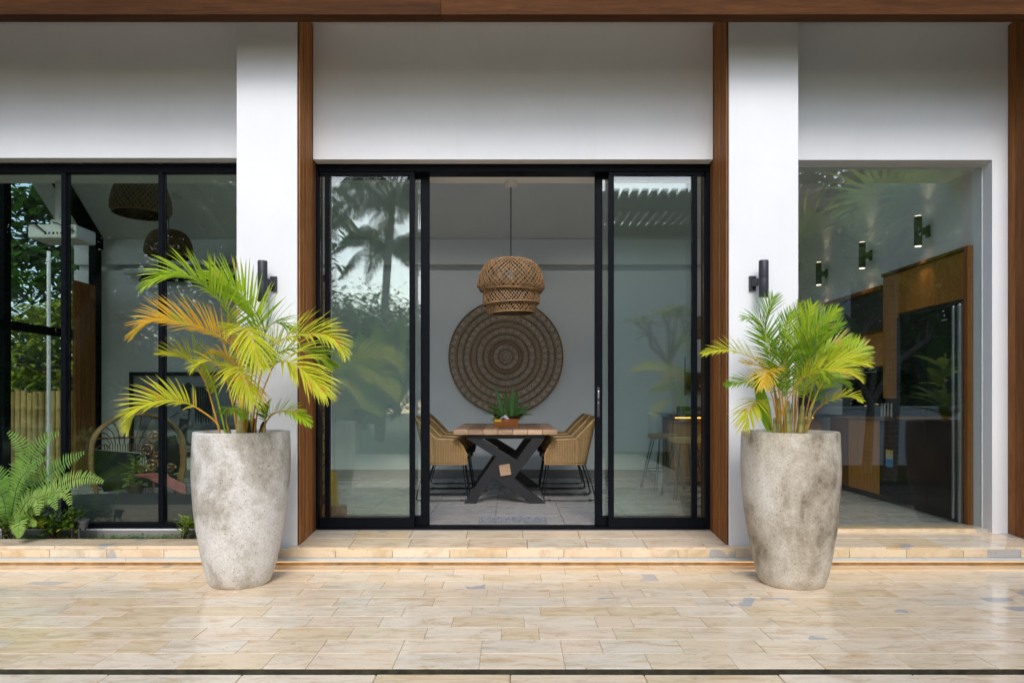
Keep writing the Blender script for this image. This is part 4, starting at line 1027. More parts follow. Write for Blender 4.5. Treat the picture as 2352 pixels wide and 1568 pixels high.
MB().box(KX - .07, KX - .012, YD(5.862), YD(5.897), .20, 2.06).build('door_edge', SCONCE, fr, False, .004, 1)
# small emblem and a blue and yellow sticker on the neighbouring front
EM = simple('pale print', (.55, .55, .55), .4, .02)
MB().lathe([(.010, 0), (.010, .001)], (0, 0, 0), 16, Matrix.Translation((KX - .0405, YD(6.09), 2.0)) @ Matrix.Rotation(R(-90), 4, 'Y')).build('emblem', EM, fr)
MB().box(KX - .0415, KX - .0402, YD(6.05), YD(6.13), 1.955, 1.965).build('emblem_line', EM, fr)
uc = thing('wall_cabinet', 'oak wall cabinet with a dark open niche beside the tall kitchen cabinet', 'cabinet', (KX, YD(7.8), 1.5))
panel(uc, 'top_panel', W_OAKD, 7.122, 8.48, 2.40, 2.445, KX - .05)
panel(uc, 'niche_back', DARK, 7.122, 8.48, 1.98, 2.40, KX - .01)
panel(uc, 'niche_shelf', W_OAKD, 7.122, 8.48, 1.955, 1.98, KX - .04)
for a, b in ((7.122, 7.80), (7.80, 8.48)): panel(uc, 'cabinet_door', W_OAK, a, b, 1.60, 1.955)
ov = thing('oven', 'black glass built in oven under the oak wall cabinet', 'oven', (KX, YD(7.6), 1.2))
panel(ov, 'door', DGLASS, 7.122, 8.0, 1.07, 1.595, KX - .03); MB().tube([(KX - .06, YD(7.2), 1.54), (KX - .06, YD(7.9), 1.54)], .009, 8).build('handle', STEEL, ov, True)
for k in range(3): MB().lathe([(.018, 0), (.016, .02)], (0, 0, 0), 14, Matrix.Translation((KX - .031, YD(7.35) + k * .16, 1.575)) @ Matrix.Rotation(R(-90), 4, 'Y')).build('knob', STEEL, ov)
bc = thing('base_cabinet', 'oak base cabinet with dark stone top along the right kitchen wall', 'cabinet', (KX, YD(7.7), .19))
panel(bc, 'worktop', DARK, 6.87, 8.3, 1.035, 1.07, KX - .06)
panel(bc, 'drawer_front', W_OAK, 7.19, 7.85, .25, 1.033); panel(bc, 'cabinet_door', W_OAKD, 7.85, 8.3, .25, 1.033); panel(bc, 'appliance_front', DGLASS, 6.87, 7.188, .25, 1.033)
panel(bc, 'kick_board', DARK, 6.87, 8.3, .19, .25, KX - .01)
for a, b, mt in ((.56, .64, simple('sticker blue', (.05, .32, .62), .4, .02)), (.64, .70, simple('sticker pale', (.62, .66, .45), .4, .05)), (.70, .735, simple('sticker yellow', (.65, .55, .10), .4, .03))):
    MB().box(KX - .0325, KX - .031, YD(6.93), YD(7.06), a, b - .001).build('sticker', mt, bc)
for k in range(4): MB().lathe([(.012, 0), (.014, .03), (.009, .11), (.012, .14)], (KX - .045 , YD(6.93) + k * .06, 1.071), 10).build('glass_jar', STEEL, bc, True)
# bar counter in front of the back wall
BX0, BX1, BYa, BYb = 1.905, 3.80, YD(8.35), YD(8.95)
bar = thing('bar_counter', 'oak clad bar counter with dark stone top at the back of the kitchen', 'counter', ((BX0 + BX1) / 2, BYa, .19))
k = 0; xx = BX0
while xx < BX1 - .01:
    x2 = min(BX1, xx + .48); MB().box(xx + .0015, x2 - .0015, BYa, BYa + .02, .25, .985).build('front_panel', W_OAK, bar, False, .003, 1); xx = x2
MB().box(BX0, BX0 + .02, BYa + .021, BYb, .25, .985).build('end_panel', W_OAKD, bar); MB().box(BX0 + .02, BX1, BYa + .03, BYb, .19, .249).build('kick_board', DARK, bar)
MB().box(BX0 - .03, BX1 + .03, BYa - .14, BYb + .1, 1.035, 1.075).build('worktop', DARK, bar, False, .004, 2)
MB().box(BX0 + .02, BX1, BYa + .08, BYb, .986, 1.034).build('top_rail', W_OAKD, bar); MB().box(BX0 + .1, BX1 - .1, BYa + .03, BYa + .045, 1.018, 1.030).build('led_strip', LEDK, bar)
def stool0():
    t = thing('bar_stool', 'stool', 'stool', (0, 0, 0))
    mb = MB(); mb.lathe([(.15, 0), (.175, .012), (.175, .045), (.165, .055), (.01, .045)], (0, 0, .60), 28); mb.build('seat', W_STOOL, t, True)
    for a in range(4):
        th = math.pi / 4 + a * math.pi / 2; c, s = math.cos(th), math.sin(th); c2, s2 = math.cos(th + .12), math.sin(th + .12)
        MB().tube([(c * .10, s * .10, .598), (c * .26, s * .26, .012), (c2 * .265, s2 * .265, .010), (c2 * .13, s2 * .13, .598)], .007, 6).build('hairpin_leg', BLACKM, t, True)
    MB().tube([(.205 * math.cos(a * .393), .205 * math.sin(a * .393), .23) for a in range(16)], .006, 6, closed=True).build('foot_ring', BLACKM, t, True)
    return t
st0 = stool0()
for i, (px, D, lab, rz) in enumerate(((1522, 8.05, 'wooden seat bar stool farthest left along the oak bar', .2), (1572, 7.30, 'wooden seat bar stool nearest the glass door', .1), (1640, 7.75, 'wooden seat bar stool mostly hidden by the door post and timber cladding', .6))):
    o = st0 if i == 0 else copy_tree(st0); o.location = (xw(px, D), YD(D), .1905); o.rotation_euler = (0, 0, rz); tag(o, lab, 'stool', 'bar stools before the oak bar')
# things on the bar
t = thing('coffee_machine', 'black coffee machine on the left end of the bar', 'coffee machine', (2.28, BYa + .2, 1.076))
MB().box(2.10, 2.46, BYa + .05, BYa + .38, 1.077, 1.16).build('body', BLACKM, t, False, .02, 3); MB().box(2.12, 2.44, BYa + .02, BYa + .049, 1.085, 1.10).build('tray', STEEL, t)
t = thing('mug_tree', 'pale metal mug tree standing on the bar', 'mug tree', (2.43, BYa + .48, 1.076))
MB().lathe([(.07, 0), (.07, .012), (.01, .014)], (2.50, BYa + .45, 1.077), 16).build('base', STEEL, t); MB().tube([(2.50, BYa + .45, 1.08), (2.50, BYa + .45, 1.45)], .008, 8).build('post', STEEL, t, True)
for k in range(6):
    a = k * 1.05; z = 1.2 + (k % 3) * .08
    MB().tube([(2.50, BYa + .45, z), (2.50 + .11 * math.cos(a), BYa + .45 + .11 * math.sin(a), z + .07)], .005, 6).build('peg', STEEL, t)
t = thing('wall_rack', 'black wire rack with red jars on the kitchen back wall', 'rack', (2.6, EB - .1, 1.5))
for z in (1.36, 1.60): MB().box(2.32, 3.1, EB - .13, EB - .003, z, z + .008).build('shelf', BLACKM, t)
for xx in (2.33, 2.7, 3.09): MB().box(xx - .006, xx + .006, EB - .012, EB - .002, 1.3, 1.82).build('upright', BLACKM, t)
MB().box(2.34, 2.55, EB - .10, EB - .02, 1.37, 1.58).build('black_box', FABRIC_K, t)
JR = simple('terracotta jar', (.36, .12, .06), .5, .15, 20)
for k in range(4): MB().lathe([(.03, 0), (.045, .03), (.045, .10), (.03, .13), (.03, .15)], (2.66 + k * .11, EB - .07, 1.369), 14).build('jar', JR, t, True)
t = thing('microwave', 'black microwave on the far right of the dark worktop', 'microwave', (3.5, BYa + .35, 1.076))
MB().box(3.30, 3.74, BYa + .12, BYa + .44, 1.077, 1.36).build('body', BLACKM, t, False, .01, 2); MB().box(3.32, 3.62, BYa + .112, BYa + .119, 1.09, 1.345).build('door', DGLASS, t)

# ================================================================ inside, left of the door
ds = thing('driftwood_panel', 'tall carved driftwood panel standing just inside the left door leaf', 'carved panel', (xw(736, 6.15), YD(6.15), .19))
mb = MB(); X0 = xw(722, 6.15); X1 = xw(749, 6.15); ZB, ZU = .38, CAMZ + (915 - 655) / F * 6.15
rs = random.Random(9); L_, R_ = [], []
for k in range(25):
    z = ZB + (ZU - ZB) * k / 24; L_.append((X0 + rs.uniform(-.006, .006), z)); R_.append((X1 + rs.uniform(-.008, .006), z))
mb.prism(L_ + R_[::-1], YD(6.13), YD(6.19), 'y').build('slab', m_driftwood(), ds)
MB().box((X0 + X1) / 2 - .05, (X0 + X1) / 2 + .05, YD(6.10), YD(6.22), .1905, .40).build('foot', W_STUMP, ds, False, .01, 2)
su = thing('stump_bench', 'low reddish wood stump lying inside the left corner of the door', 'stool', (xw(765, 5.86), YD(5.86), .19))
def stump(u, v):
    a = 2 * math.pi * u; e = .5; ca, sa = math.cos(a), math.sin(a)
    y = .10 * abs(ca) ** e * (1 if ca > 0 else -1); z = .075 * abs(sa) ** e * (1 if sa > 0 else -1); k = (1 - abs(2 * v - 1) ** 6) ** .3 if 0 < v < 1 else .02
    return Vector((xw(764, 5.86) - .16 + .28 * v, YD(5.86) + y * k, .268 + z * k + .01 * math.sin(7 * v + 3 * u)))
MB().grid(stump, 26, 20).build('log', W_STUMP, su, True)
ws = thing('yellow_board', 'yellow folding caution board leaning behind the wood stump', 'sign', (xw(768, 6.05), YD(6.05), .19))
YB = simple('yellow plastic', (.72, .42, .01), .4, .05)
MB().prism([(xw(759, 6.05), .192), (xw(780, 6.05), .192), (xw(771, 6.05), .62), (xw(760, 6.05), .62)], YD(6.03), YD(6.045), 'y').build('front_leaf', YB, ws)
MB().prism([(xw(759, 6.05), .192), (xw(780, 6.05), .192), (xw(771, 6.05), .60), (xw(760, 6.05), .60)], YD(6.07), YD(6.085), 'y').build('back_leaf', YB, ws)

# ================================================================ living room
HC = thing('hooded_chair', 'hooded cane lounge chair with black cushions in the living room', 'chair', P(319, 1149, 7.25))
Dc = 7.2; s = Dc / F; cx = P(322, 0, Dc).x; z0 = .195; W2 = .43; HT = 195 * s; DEP = .66
Mh = Matrix.Translation((cx, YD(Dc), z0)) @ Matrix.Rotation(R(36), 4, 'Z')
def arch(u, k=1.0, dz=0.0):
    """u 0..1 left foot over the top to right foot"""
    hs = HT * .56
    if u < .3: return (-W2 * k * (.86 + .14 * min(1, u / .2)), hs * u / .3 + dz)
    if u > .7: return (W2 * k * (.86 + .14 * min(1, (1 - u) / .2)), hs * (1 - u) / .3 + dz)
    a = math.pi * (1 - (u - .3) / .4); return (W2 * k * math.cos(a), hs + (HT - hs) * k * math.sin(a) ** .85 + dz)
def A3(u, y, k=1.0): x, z = arch(u, k); return Mh @ Vector((x, y, z))
bnd = MB(); rs = random.Random(2)
for j in range(9):
    y = -.02 + .24 * j / 8
    bnd.tube([A3(i / 40, y + rs.uniform(-.003, .003), 1 - .012 * abs(j - 4) / 4) for i in range(41)], 0.0085, 5)
bnd.build('hood_band', CANE, HC, True, kind='stuff')
bk = MB()
for j in range(30):
    u = .06 + .88 * j / 29
    f = A3(u, .23); x, z = arch(u, .62)
    b_ = Mh @ Vector((x * .8, DEP, min(z, HT * .62)))
    m_ = f.lerp(b_, .6) + Vector((0, .03, .05 if .25 < u < .75 else 0))
    bk.tube(smoothpath([f, m_, b_], 8), .006, 5)
for j in range(22):
    x = -W2 * .62 + W2 * 1.24 * j / 21
    bk.tube([Mh @ Vector((x * (.85 + .15 * q), DEP - .03 * (q - .5) ** 2, HT * .62 * q)) for q in (0, .33, .66, 1)], .006, 5)
bk.build('back_canes', CANE, HC, True, kind='stuff')
for zf in (.16, .45, .70):
    ring = []
    for i in range(25):
        a = math.pi * i / 24; ring.append(Mh @ Vector((-W2 * .97 * math.cos(a), .3 + (DEP - .3) * math.sin(a) ** .8, HT * zf)))
    MB().tube(ring, .011, 6).build('hoop', CANE, HC, True)
for y in (-.03, .235): MB().tube([A3(i / 40, y, 1.005) for i in range(41)], .014, 6).build('arch_rim', CANE, HC, True)
for u in (.08, .16, .24): MB().tube([A3(u, y, 1.02) for y in (-.04, .25)], .006, 5).build('binding', RATTAN, HC)
mb = MB().grid(lambda u, v: Mh @ Vector((-W2 * .8 + W2 * 1.6 * u, .02 + .52 * v, .16 + .06 * (math.sin(math.pi * u) * math.sin(math.pi * v)) ** .4)), 16, 12).build('seat', FABRIC_K, HC, True, solid=.12)
def cushion(nm, lab, M, w_, h_, th, cordm):
    t = thing(nm, lab, 'cushion', M.translation, 'black scatter cushions in the hooded chair')
    for sg in (1, -1):
        pass
    mb = MB()
    for sg in (1, -1):
        mb.grid(lambda u, v: M @ Vector(((u - .5) * w_, sg * th * (math.sin(math.pi * u) * math.sin(math.pi * v)) ** .5, (v - .5) * h_)), 12, 12)
    mb.build('cover', FABRIC_K, t, True)
    e = [(-.5, -.5), (.5, -.5), (.5, .5), (-.5, .5)]
    MB().tube([M @ Vector((a * w_, 0, b * h_)) for a, b in e], .005, 6, closed=True).build('piping', cordm, t, True)
cushion('cushion', 'black cushion with white piping lying at the left inside the hooded chair', Mh @ Matrix.Translation((-.20, .20, .36)) @ Matrix.Rotation(R(-18), 4, 'X') @ Matrix.Rotation(R(8), 4, 'Y'), .44, .30, .06, WHITE)
cushion('cushion', 'black cushion with white piping upright at the right inside the hooded chair', Mh @ Matrix.Translation((.27, .24, .42)) @ Matrix.Rotation(R(-12), 4, 'X') @ Matrix.Rotation(R(-14), 4, 'Y'), .36, .42, .06, WHITE)
# planted ornament in front of the chair
pc = P(310, 1147, 6.75); pc.z = .38
ot = thing('houseplant', 'variegated rubber houseplant on the low daybed before the hooded chair', 'plant', pc)
VG = leafmat('variegated leaf', (.10, .22, .04), (.38, .45, .16), .35, .25, 14)
rs = random.Random(11)
for k in range(46):
    a = rs.uniform(0, 6.28); h = rs.uniform(0, .30)
    MB().leaf((pc.x + rs.uniform(-.06, .06), pc.y + rs.uniform(-.05, .05), pc.z + h), (math.cos(a), math.sin(a), rs.uniform(.1, .9)), Vector((0, 0, 1)), rs.uniform(.08, .15), rs.uniform(.045, .07), .4, 4, .2).build('leaf', VG, ot, True)
MB().tube([(pc.x, pc.y, pc.z - .05), (pc.x + .01, pc.y, pc.z + .3)], .008, 6).build('stem', SHEATH, ot)
MB().lathe([(.06, 0), (.08, .09), (.075, .1), (.065, .09)], (pc.x, pc.y, pc.z - .065), 18).build('pot', SHEATH, ot, True)
sc_ = thing('scroll_ornament', 'bronze scrollwork ornament on the low daybed beside the variegated plant', 'ornament', (pc.x + .25, pc.y, pc.z - .05))
BRZ = simple('bronze scroll', (.22, .12, .07), .4, .3, 25, .2, 60, .35); RED = simple('pink red scroll', (.34, .08, .08), .5, .3, 20)
def spiral(x, z, r, turns, sg, wd): 
    return MB().tube([(x + sg * r * (1 - i / 40) * math.cos(i * turns * 6.283 / 34), pc.y + .01 * math.sin(i), z + r * (1 - i / 40) * math.sin(i * turns * 6.283 / 34)) for i in range(35)], wd, 6)
ox = P(352, 0, 6.75).x
for (dx, dz, r, sg) in ((0, .52, .07, 1), (-.06, .40, .065, -1), (.05, .33, .06, 1), (-.02, .24, .07, 1), (.17, .22, .05, 1), (-.1, .20, .05, -1), (.10, .12, .06, -1)): spiral(ox + dx, pc.z - .03 + dz, r, 1.6, sg, .012).build('scroll', BRZ, sc_, True)
for k in range(5): MB().tube(smoothpath([(ox - .2 + k * .03, pc.y - .02, pc.z + .12), (ox + .08, pc.y - .03, pc.z + .13 - k * .02), (ox + .33, pc.y - .02, pc.z + .02 - k * .02)], 10), .013, 6).build('streamer', RED, sc_, True)
MB().tube([(ox, pc.y + .01, pc.z - .062), (ox, pc.y + .01, pc.z + .5)], .012, 6).build('stem', BRZ, sc_)
db = thing('daybed', 'low charcoal daybed under the left window', 'daybed', (-3.4, YD(6.4), .19))
def bed(u, v):
    e = lambda q: (1 - abs(2 * q - 1) ** 8) ** .5 if 0 < q < 1 else 0
    return Vector((-4.55 + 2.3 * u, YD(5.85) + 1.0 * v, .20 + .125 * (e(u) * e(v)) ** .4 + .006 * math.sin(9 * u + 5 * v)))
MB().grid(bed, 40, 24).build('mattress', DAYBED, db, True); MB().box(-4.54, -2.26, YD(5.86), YD(6.84), .191, .205).build('base', BLACKM, db)
# framed photograph on the back wall
fx0 = P(296, 0, 9.15).x; fx1 = fx0 + 2.05; fz0 = P(0, 1047, 9.15).z; fz1 = P(0, 854, 9.15).z
pf = thing('framed_photo', 'large black framed grey beach photograph on the living room back wall', 'picture', ((fx0 + fx1) / 2, EB - .02, fz0))
fw = .05
for a in ((fx0, fx1, fz0, fz0 + fw), (fx0, fx1, fz1 - fw, fz1), (fx0, fx0 + fw, fz0 + fw, fz1 - fw), (fx1 - fw, fx1, fz0 + fw, fz1 - fw)):
    MB().box(a[0], a[1], EB - .045, EB - .002, a[2], a[3]).build('frame', BLACKM, pf)
MB().box(fx0 + fw, fx1 - fw, EB - .02, EB - .004, fz0 + fw, fz1 - fw).build('print', m_screenprint(), pf)
INK = simple('printed figure ink', (.035, .036, .04), .4, .4, 20); INK2 = simple('printed cloth ink', (.30, .30, .31), .4, .2, 20)
def fig(poly, m_, nm, dy=0.0):
    q = [(P(183.75 + .293 * a, 0, 9.15).x, P(0, 790 + .293 * b, 9.15).z) for a, b in poly]
    MB().prism(q, EB - .0225 - dy, EB - .0203 - dy, 'y').build(nm, m_, pf)
fig([(795, 345), (785, 470), (770, 600), (768, 680), (800, 760), (815, 790), (880, 800), (878, 790), (835, 772), (832, 690), (850, 580), (862, 440), (858, 340)], INK, 'figure')
fig([(770, 335), (815, 322), (830, 302), (852, 302), (866, 322), (890, 334), (835, 350)], INK, 'figure')
fig([(760, 520), (765, 580), (838, 590), (842, 520), (800, 505)], INK2, 'figure', .0025)
for k in range(7):
    fig([(890 + k * 19, 335), (905 + k * 19, 332), (908 + k * 20, 560 + 30 * (k % 3)), (900 + k * 20, 640 - 20 * (k % 2)), (892 + k * 19, 560)], INK, 'hanging_rope')
fig([(690, 580), (780, 520), (784, 526), (694, 588)], INK, 'figure')
# rolled up projection screen under the ledge
ps = thing('projection_screen', 'rolled up projection screen with black bottom bar on the back wall', 'projector screen', (-3.9, EB - .08, 2.85))
xa, xb = P(318, 0, 9.1).x, P(752, 0, 9.1).x
MB().tube([(xa - .2, EB - .07, P(0, 623, 9.1).z), (xb + .1, EB - .07, P(0, 623, 9.1).z)], .045, 12).build('case', INNER, ps, True)
MB().box(xa, xb, EB - .085, EB - .055, P(0, 646, 9.1).z, P(0, 638, 9.1).z).build('bottom_bar', FABRIC_K, ps)
MB().box(xa + .02, xb - .02, EB - .071, EB - .068, P(0, 638, 9.1).z, P(0, 626, 9.1).z).build('screen_cloth', FABRIC_K, ps)
# projector
pj = thing('projector', 'white ceiling projector on a pole behind the left window', 'projector', P(125, 535, 6.05))
a = P(72, 550, 6.05); b = P(182, 518, 6.05)
MB().box(a.x, b.x, YD(6.0), YD(6.3), a.z, b.z).build('housing', WHITE, pj, False, .022, 3)
for k in range(7): MB().box(b.x - .085 + k * .010, b.x - .080 + k * .010, YD(6.0) - .002, YD(6.0) + .004, a.z + .03, b.z - .02).build('vent_slot', FABRIC_K, pj)
for k, mt in enumerate((FABRIC_K, simple('blue port', (.05, .1, .4), .4, .02), FABRIC_K, RED, FABRIC_K)): MB().box(a.x + .15 + k * .035, a.x + .168 + k * .035, YD(6.0) - .002, YD(6.0) + .004, a.z + .035, a.z + .055).build('port', mt, pj)
px0 = P(129.5, 0, 6.05).x
MB().tube([(px0, YD(6.08), b.z + .03), (px0, YD(6.08), LZ - .008)], .026, 12).build('pole', WHITE, pj, True); MB().box(px0 - .05, px0 + .05, YD(6.04), YD(6.12), b.z + .001, b.z + .05).build('mount', WHITE, pj, False, .005, 1)
MB().tube(smoothpath([(a.x - .03, YD(5.99), b.z - .01), (a.x + .06, YD(5.97), b.z + .01), (a.x + .17, YD(5.985), a.z + .045)], 10), .006, 6).build('cable', FABRIC_K, pj, True)
MB().tube(smoothpath([(px0 - .03, YD(6.05), b.z + .03), (px0 + .06, YD(5.97), b.z + .0), (px0 + .2, YD(5.985), a.z + .06)], 10), .005, 6).build('cable', FABRIC_K, pj, True)

# ================================================================ planter bed by the left window
def fern(label, base, fronds, seed, mat, stalk):
    rs = random.Random(seed); t = thing('fern', label, 'fern', base, 'ferns in the window planter')
    for path, L, n in fronds:
        pts = smoothpath(path, 24)
        st = MB().tube(pts, [.004 * (1 - .8 * i / 23) for i in range(24)], 5).build('frond', stalk, t, True)
        mb = MB()
        for k in range(n):
            u = k / (n - 1); f = (.16 + .835 * u) * 23; i = min(22, int(f)); p = pts[i].lerp(pts[i + 1], f - i)
            T = (pts[min(23, i + 2)] - pts[max(0, i - 1)]).normalized(); view = Vector((rs.uniform(-.15, .15), -1, .45)).normalized()
            S = T.cross(view).normalized(); Nn = S.cross(T).normalized()
            env = math.sin(math.pi * min(1, .22 + .74 * u)) ** .8
            for sg in (-1, 1):
                d = T * .28 + S * sg + Nn * rs.uniform(-.05, .2)
                mb.leaf(p, d, Nn if Nn.y < 0 else -Nn, L * env * rs.uniform(.9, 1.1), .013 + .006 * env, .25, 4, .15, lambda q: min(1, .6 + 2 * q) * (1 - q) ** .5)
        mb.build('pinnae', mat, st, True)
FG = leafmat('fern green', (.12, .27, .045), (.22, .40, .07), .5, .35, 6); FD = leafmat('fern light', (.20, .36, .06), (.34, .48, .10), .5, .4, 6)
FST = simple('fern stalk', (.035, .022, .012), .6, .3)
def z7(pts, D0): return [P(q[0] * .21675, (1050 + q[1] * .2359) * .91875, D0 + (q[2] if len(q) > 2 else 0)) for q in pts]
D7 = 5.47
fern('large upright fern with dark stalks at the left end of the window planter', z7([(120, 1200)], D7)[0] * 1, [
  (z7([(130, 1200), (180, 900, 0), (260, 600, -.02), (370, 330, -.04), (480, 200, -.05), (620, 140, -.06)], D7), .13, 34),
  (z7([(110, 1200), (150, 850, .03), (200, 600, .04), (260, 420, .05), (220, 250, .05), (90, 125, .05)], D7), .11, 32),
  (z7([(100, 1200), (140, 900, -.05), (200, 650, -.08), (300, 530, -.12), (430, 430, -.14), (540, 385, -.15)], D7), .07, 30),
  (z7([(120, 1200), (250, 900, 0), (400, 690, -.03), (540, 560, -.05), (700, 440, -.06), (890, 345, -.08)], D7), .11, 34),
  (z7([(90, 1200), (60, 950, .02), (20, 800, .02), (-80, 650, .0), (-200, 560, .0)], D7), .13, 28),
  (z7([(80, 1200), (40, 900, .05), (60, 700, .06), (-40, 560, .06), (-150, 480, .06)], D7), .12, 28)], 1, FG, FST)
fern('light green arching fern leaning right over the window planter', z7([(200, 1150)], D7 - .08)[0], [
  (z7([(190, 1180), (330, 950, -.04), (560, 750, -.08), (750, 640, -.12), (920, 610, -.15), (1090, 655, -.17)], D7 - .08), .10, 40),
  (z7([(180, 1180), (300, 900, -.05), (450, 810, -.1), (600, 760, -.13), (700, 780, -.16), (745, 890, -.18)], D7 - .08), .09, 34),
  (z7([(170, 1180), (230, 950, -.06), (330, 820, -.14), (400, 850, -.2), (400, 1000, -.24)], D7 - .08), .09, 28),
  (z7([(180, 1180), (280, 980, -.06), (430, 850, -.12), (540, 830, -.16), (600, 940, -.2)], D7 - .08), .08, 28)], 2, FD, FST)
fern('small low fern drooping over the stone coping', z7([(200, 1180)], D7 - .12)[0], [
  (z7([(200, 1190), (190, 1080, -.05), (210, 1070, -.12), (200, 1140, -.16), (200, 1240, -.18)], D7 - .12), .085, 26),
  (z7([(200, 1190), (150, 1080, -.03), (190, 1040, -.07), (280, 1050, -.1)], D7 - .12), .06, 22),
  (z7([(210, 1190), (270, 1100, -.03), (330, 1080, -.07), (380, 1120, -.1)], D7 - .12), .05, 20)], 3, FD, FST)
def shrub(nm, label, cat, c, r, h, n, mat, L, W, seed, group=None, stems=9, up=.5):
    rs = random.Random(seed); t = thing(nm, label, cat, c, group); c = Vector(c)
    sm = MB(); lf = MB()
    for k in range(stems):
        a = rs.uniform(0, 6.28); rr = r * rs.uniform(.25, .95); e = c + Vector((rr * math.cos(a), rr * math.sin(a), h * rs.uniform(.55, 1.0)))
        pts = smoothpath([c + Vector((rs.uniform(-.03, .03), rs.uniform(-.03, .03), -.03)), c.lerp(e, .5) + Vector((0, 0, h * .1)), e], 6)
        sm.tube(pts, [.006, .005, .0045, .004, .003, .002], 5)
        for q in range(n // stems):
            f = rs.uniform(.3, 1) ** .7; i = min(4, int(f * 5)); p = pts[i].lerp(pts[i + 1], f * 5 - i)
            a2 = rs.uniform(0, 6.28); d = Vector((math.cos(a2), math.sin(a2), rs.uniform(-.2, up + .5)))
            p = p + d * rs.uniform(0, .04)
            lf.leaf(p, d, Vector((0, 0, 1)), L * rs.uniform(.7, 1.2), W * rs.uniform(.8, 1.2), .3, 3, .2)
    sm.build('stems', SHEATH, t, True); lf.build('foliage', mat, t, True)
    return t
SG = leafmat('shrub leaf', (.06, .16, .015), (.17, .30, .03), .3, .3, 5, (.36, .42, .03)); SY = leafmat('shrub leaf yellow', (.10, .22, .015), (.30, .40, .03), .3, .35, 7)
bb = [P(q, 1236, D7 - .02) for q in (122, 172, 420)]
for q in bb: q.z = .115
shrub('shrub', 'dark leafy shrub behind the ferns in the window planter', 'shrub', bb[0], .20, .27, 420, SG, .055, .024, 5, 'small shrubs in the window planter', 16)
shrub('shrub', 'sparse shrub reaching up beside the window bar with glossy leaves', 'shrub', bb[1], .09, .36, 70, SG, .05, .022, 6, 'small shrubs in the window planter', 4)
shrub('shrub', 'small yellow green shrub beside the tall grey planter', 'shrub', bb[2], .11, .20, 150, SY, .045, .022, 7, 'small shrubs in the window planter', 9)
bq = P(20, 1236, D7); bq.z = .115
shrub('shrub', 'low reddish tangled shrub at the far left of the window planter', 'shrub', bq, .2, .3, 260, SG, .045, .018, 12, 'small shrubs in the window planter', 12)
gc = MB(); rs = random.Random(21)
for k in range(1500):
    x = rs.uniform(-4.2, -2.1); y = rs.uniform(.215, .40)
    if mnoise.noise(Vector((x * 3, y * 4, 0))) < -.12: continue
    h = rs.uniform(.005, .04); a = rs.uniform(0, 6.28)
    gc.leaf((x, y, .116 + h), (math.cos(a), math.sin(a), .25), Vector((0, 0, 1)), rs.uniform(.016, .03), rs.uniform(.014, .024), .3, 2, .1)
tag(gc.build('ground_cover', leafmat('clover green', (.07, .17, .03), (.15, .30, .06), .5, .3, 8), None, True), 'low clover like ground cover along the window planter', 'ground cover', None, 'stuff')
sp_ = P(192, 1222, 5.44)
t = thing('garden_spotlight', 'small grey garden spotlight with a warm lens in the planter bed', 'spotlight', (sp_.x, sp_.y, .115))
Ms = Matrix.Translation((sp_.x, sp_.y, P(0, 1211, 5.44).z)) @ Matrix.Rotation(R(6), 4, 'Y') @ Matrix.Rotation(R(8), 4, 'X')
GS = simple('spotlight grey', (.06, .066, .075), .45, .1, 10)
MB().lathe([(.026, 0), (.031, .02), (.032, .045), (.038, .047), (.038, .066), (.034, .067), (.033, .058)], (0, 0, 0), 24, Ms).build('housing', GS, t, True)
MB().lathe([(.032, .056), (.032, .0575)], (0, 0, 0), 20, Ms).build('lens', LENS2, t)
z_ = Ms.translation.z
MB().box(sp_.x - .034, sp_.x - .026, sp_.y - .012, sp_.y + .012, .10, z_ + .02).build('bracket', GS, t); MB().tube(smoothpath([(sp_.x + .01, sp_.y, z_), (sp_.x + .03, sp_.y - .01, z_ - .04), (sp_.x + .06, sp_.y, .12)], 8), .007, 6).build('cable', FABRIC_K, t, True)

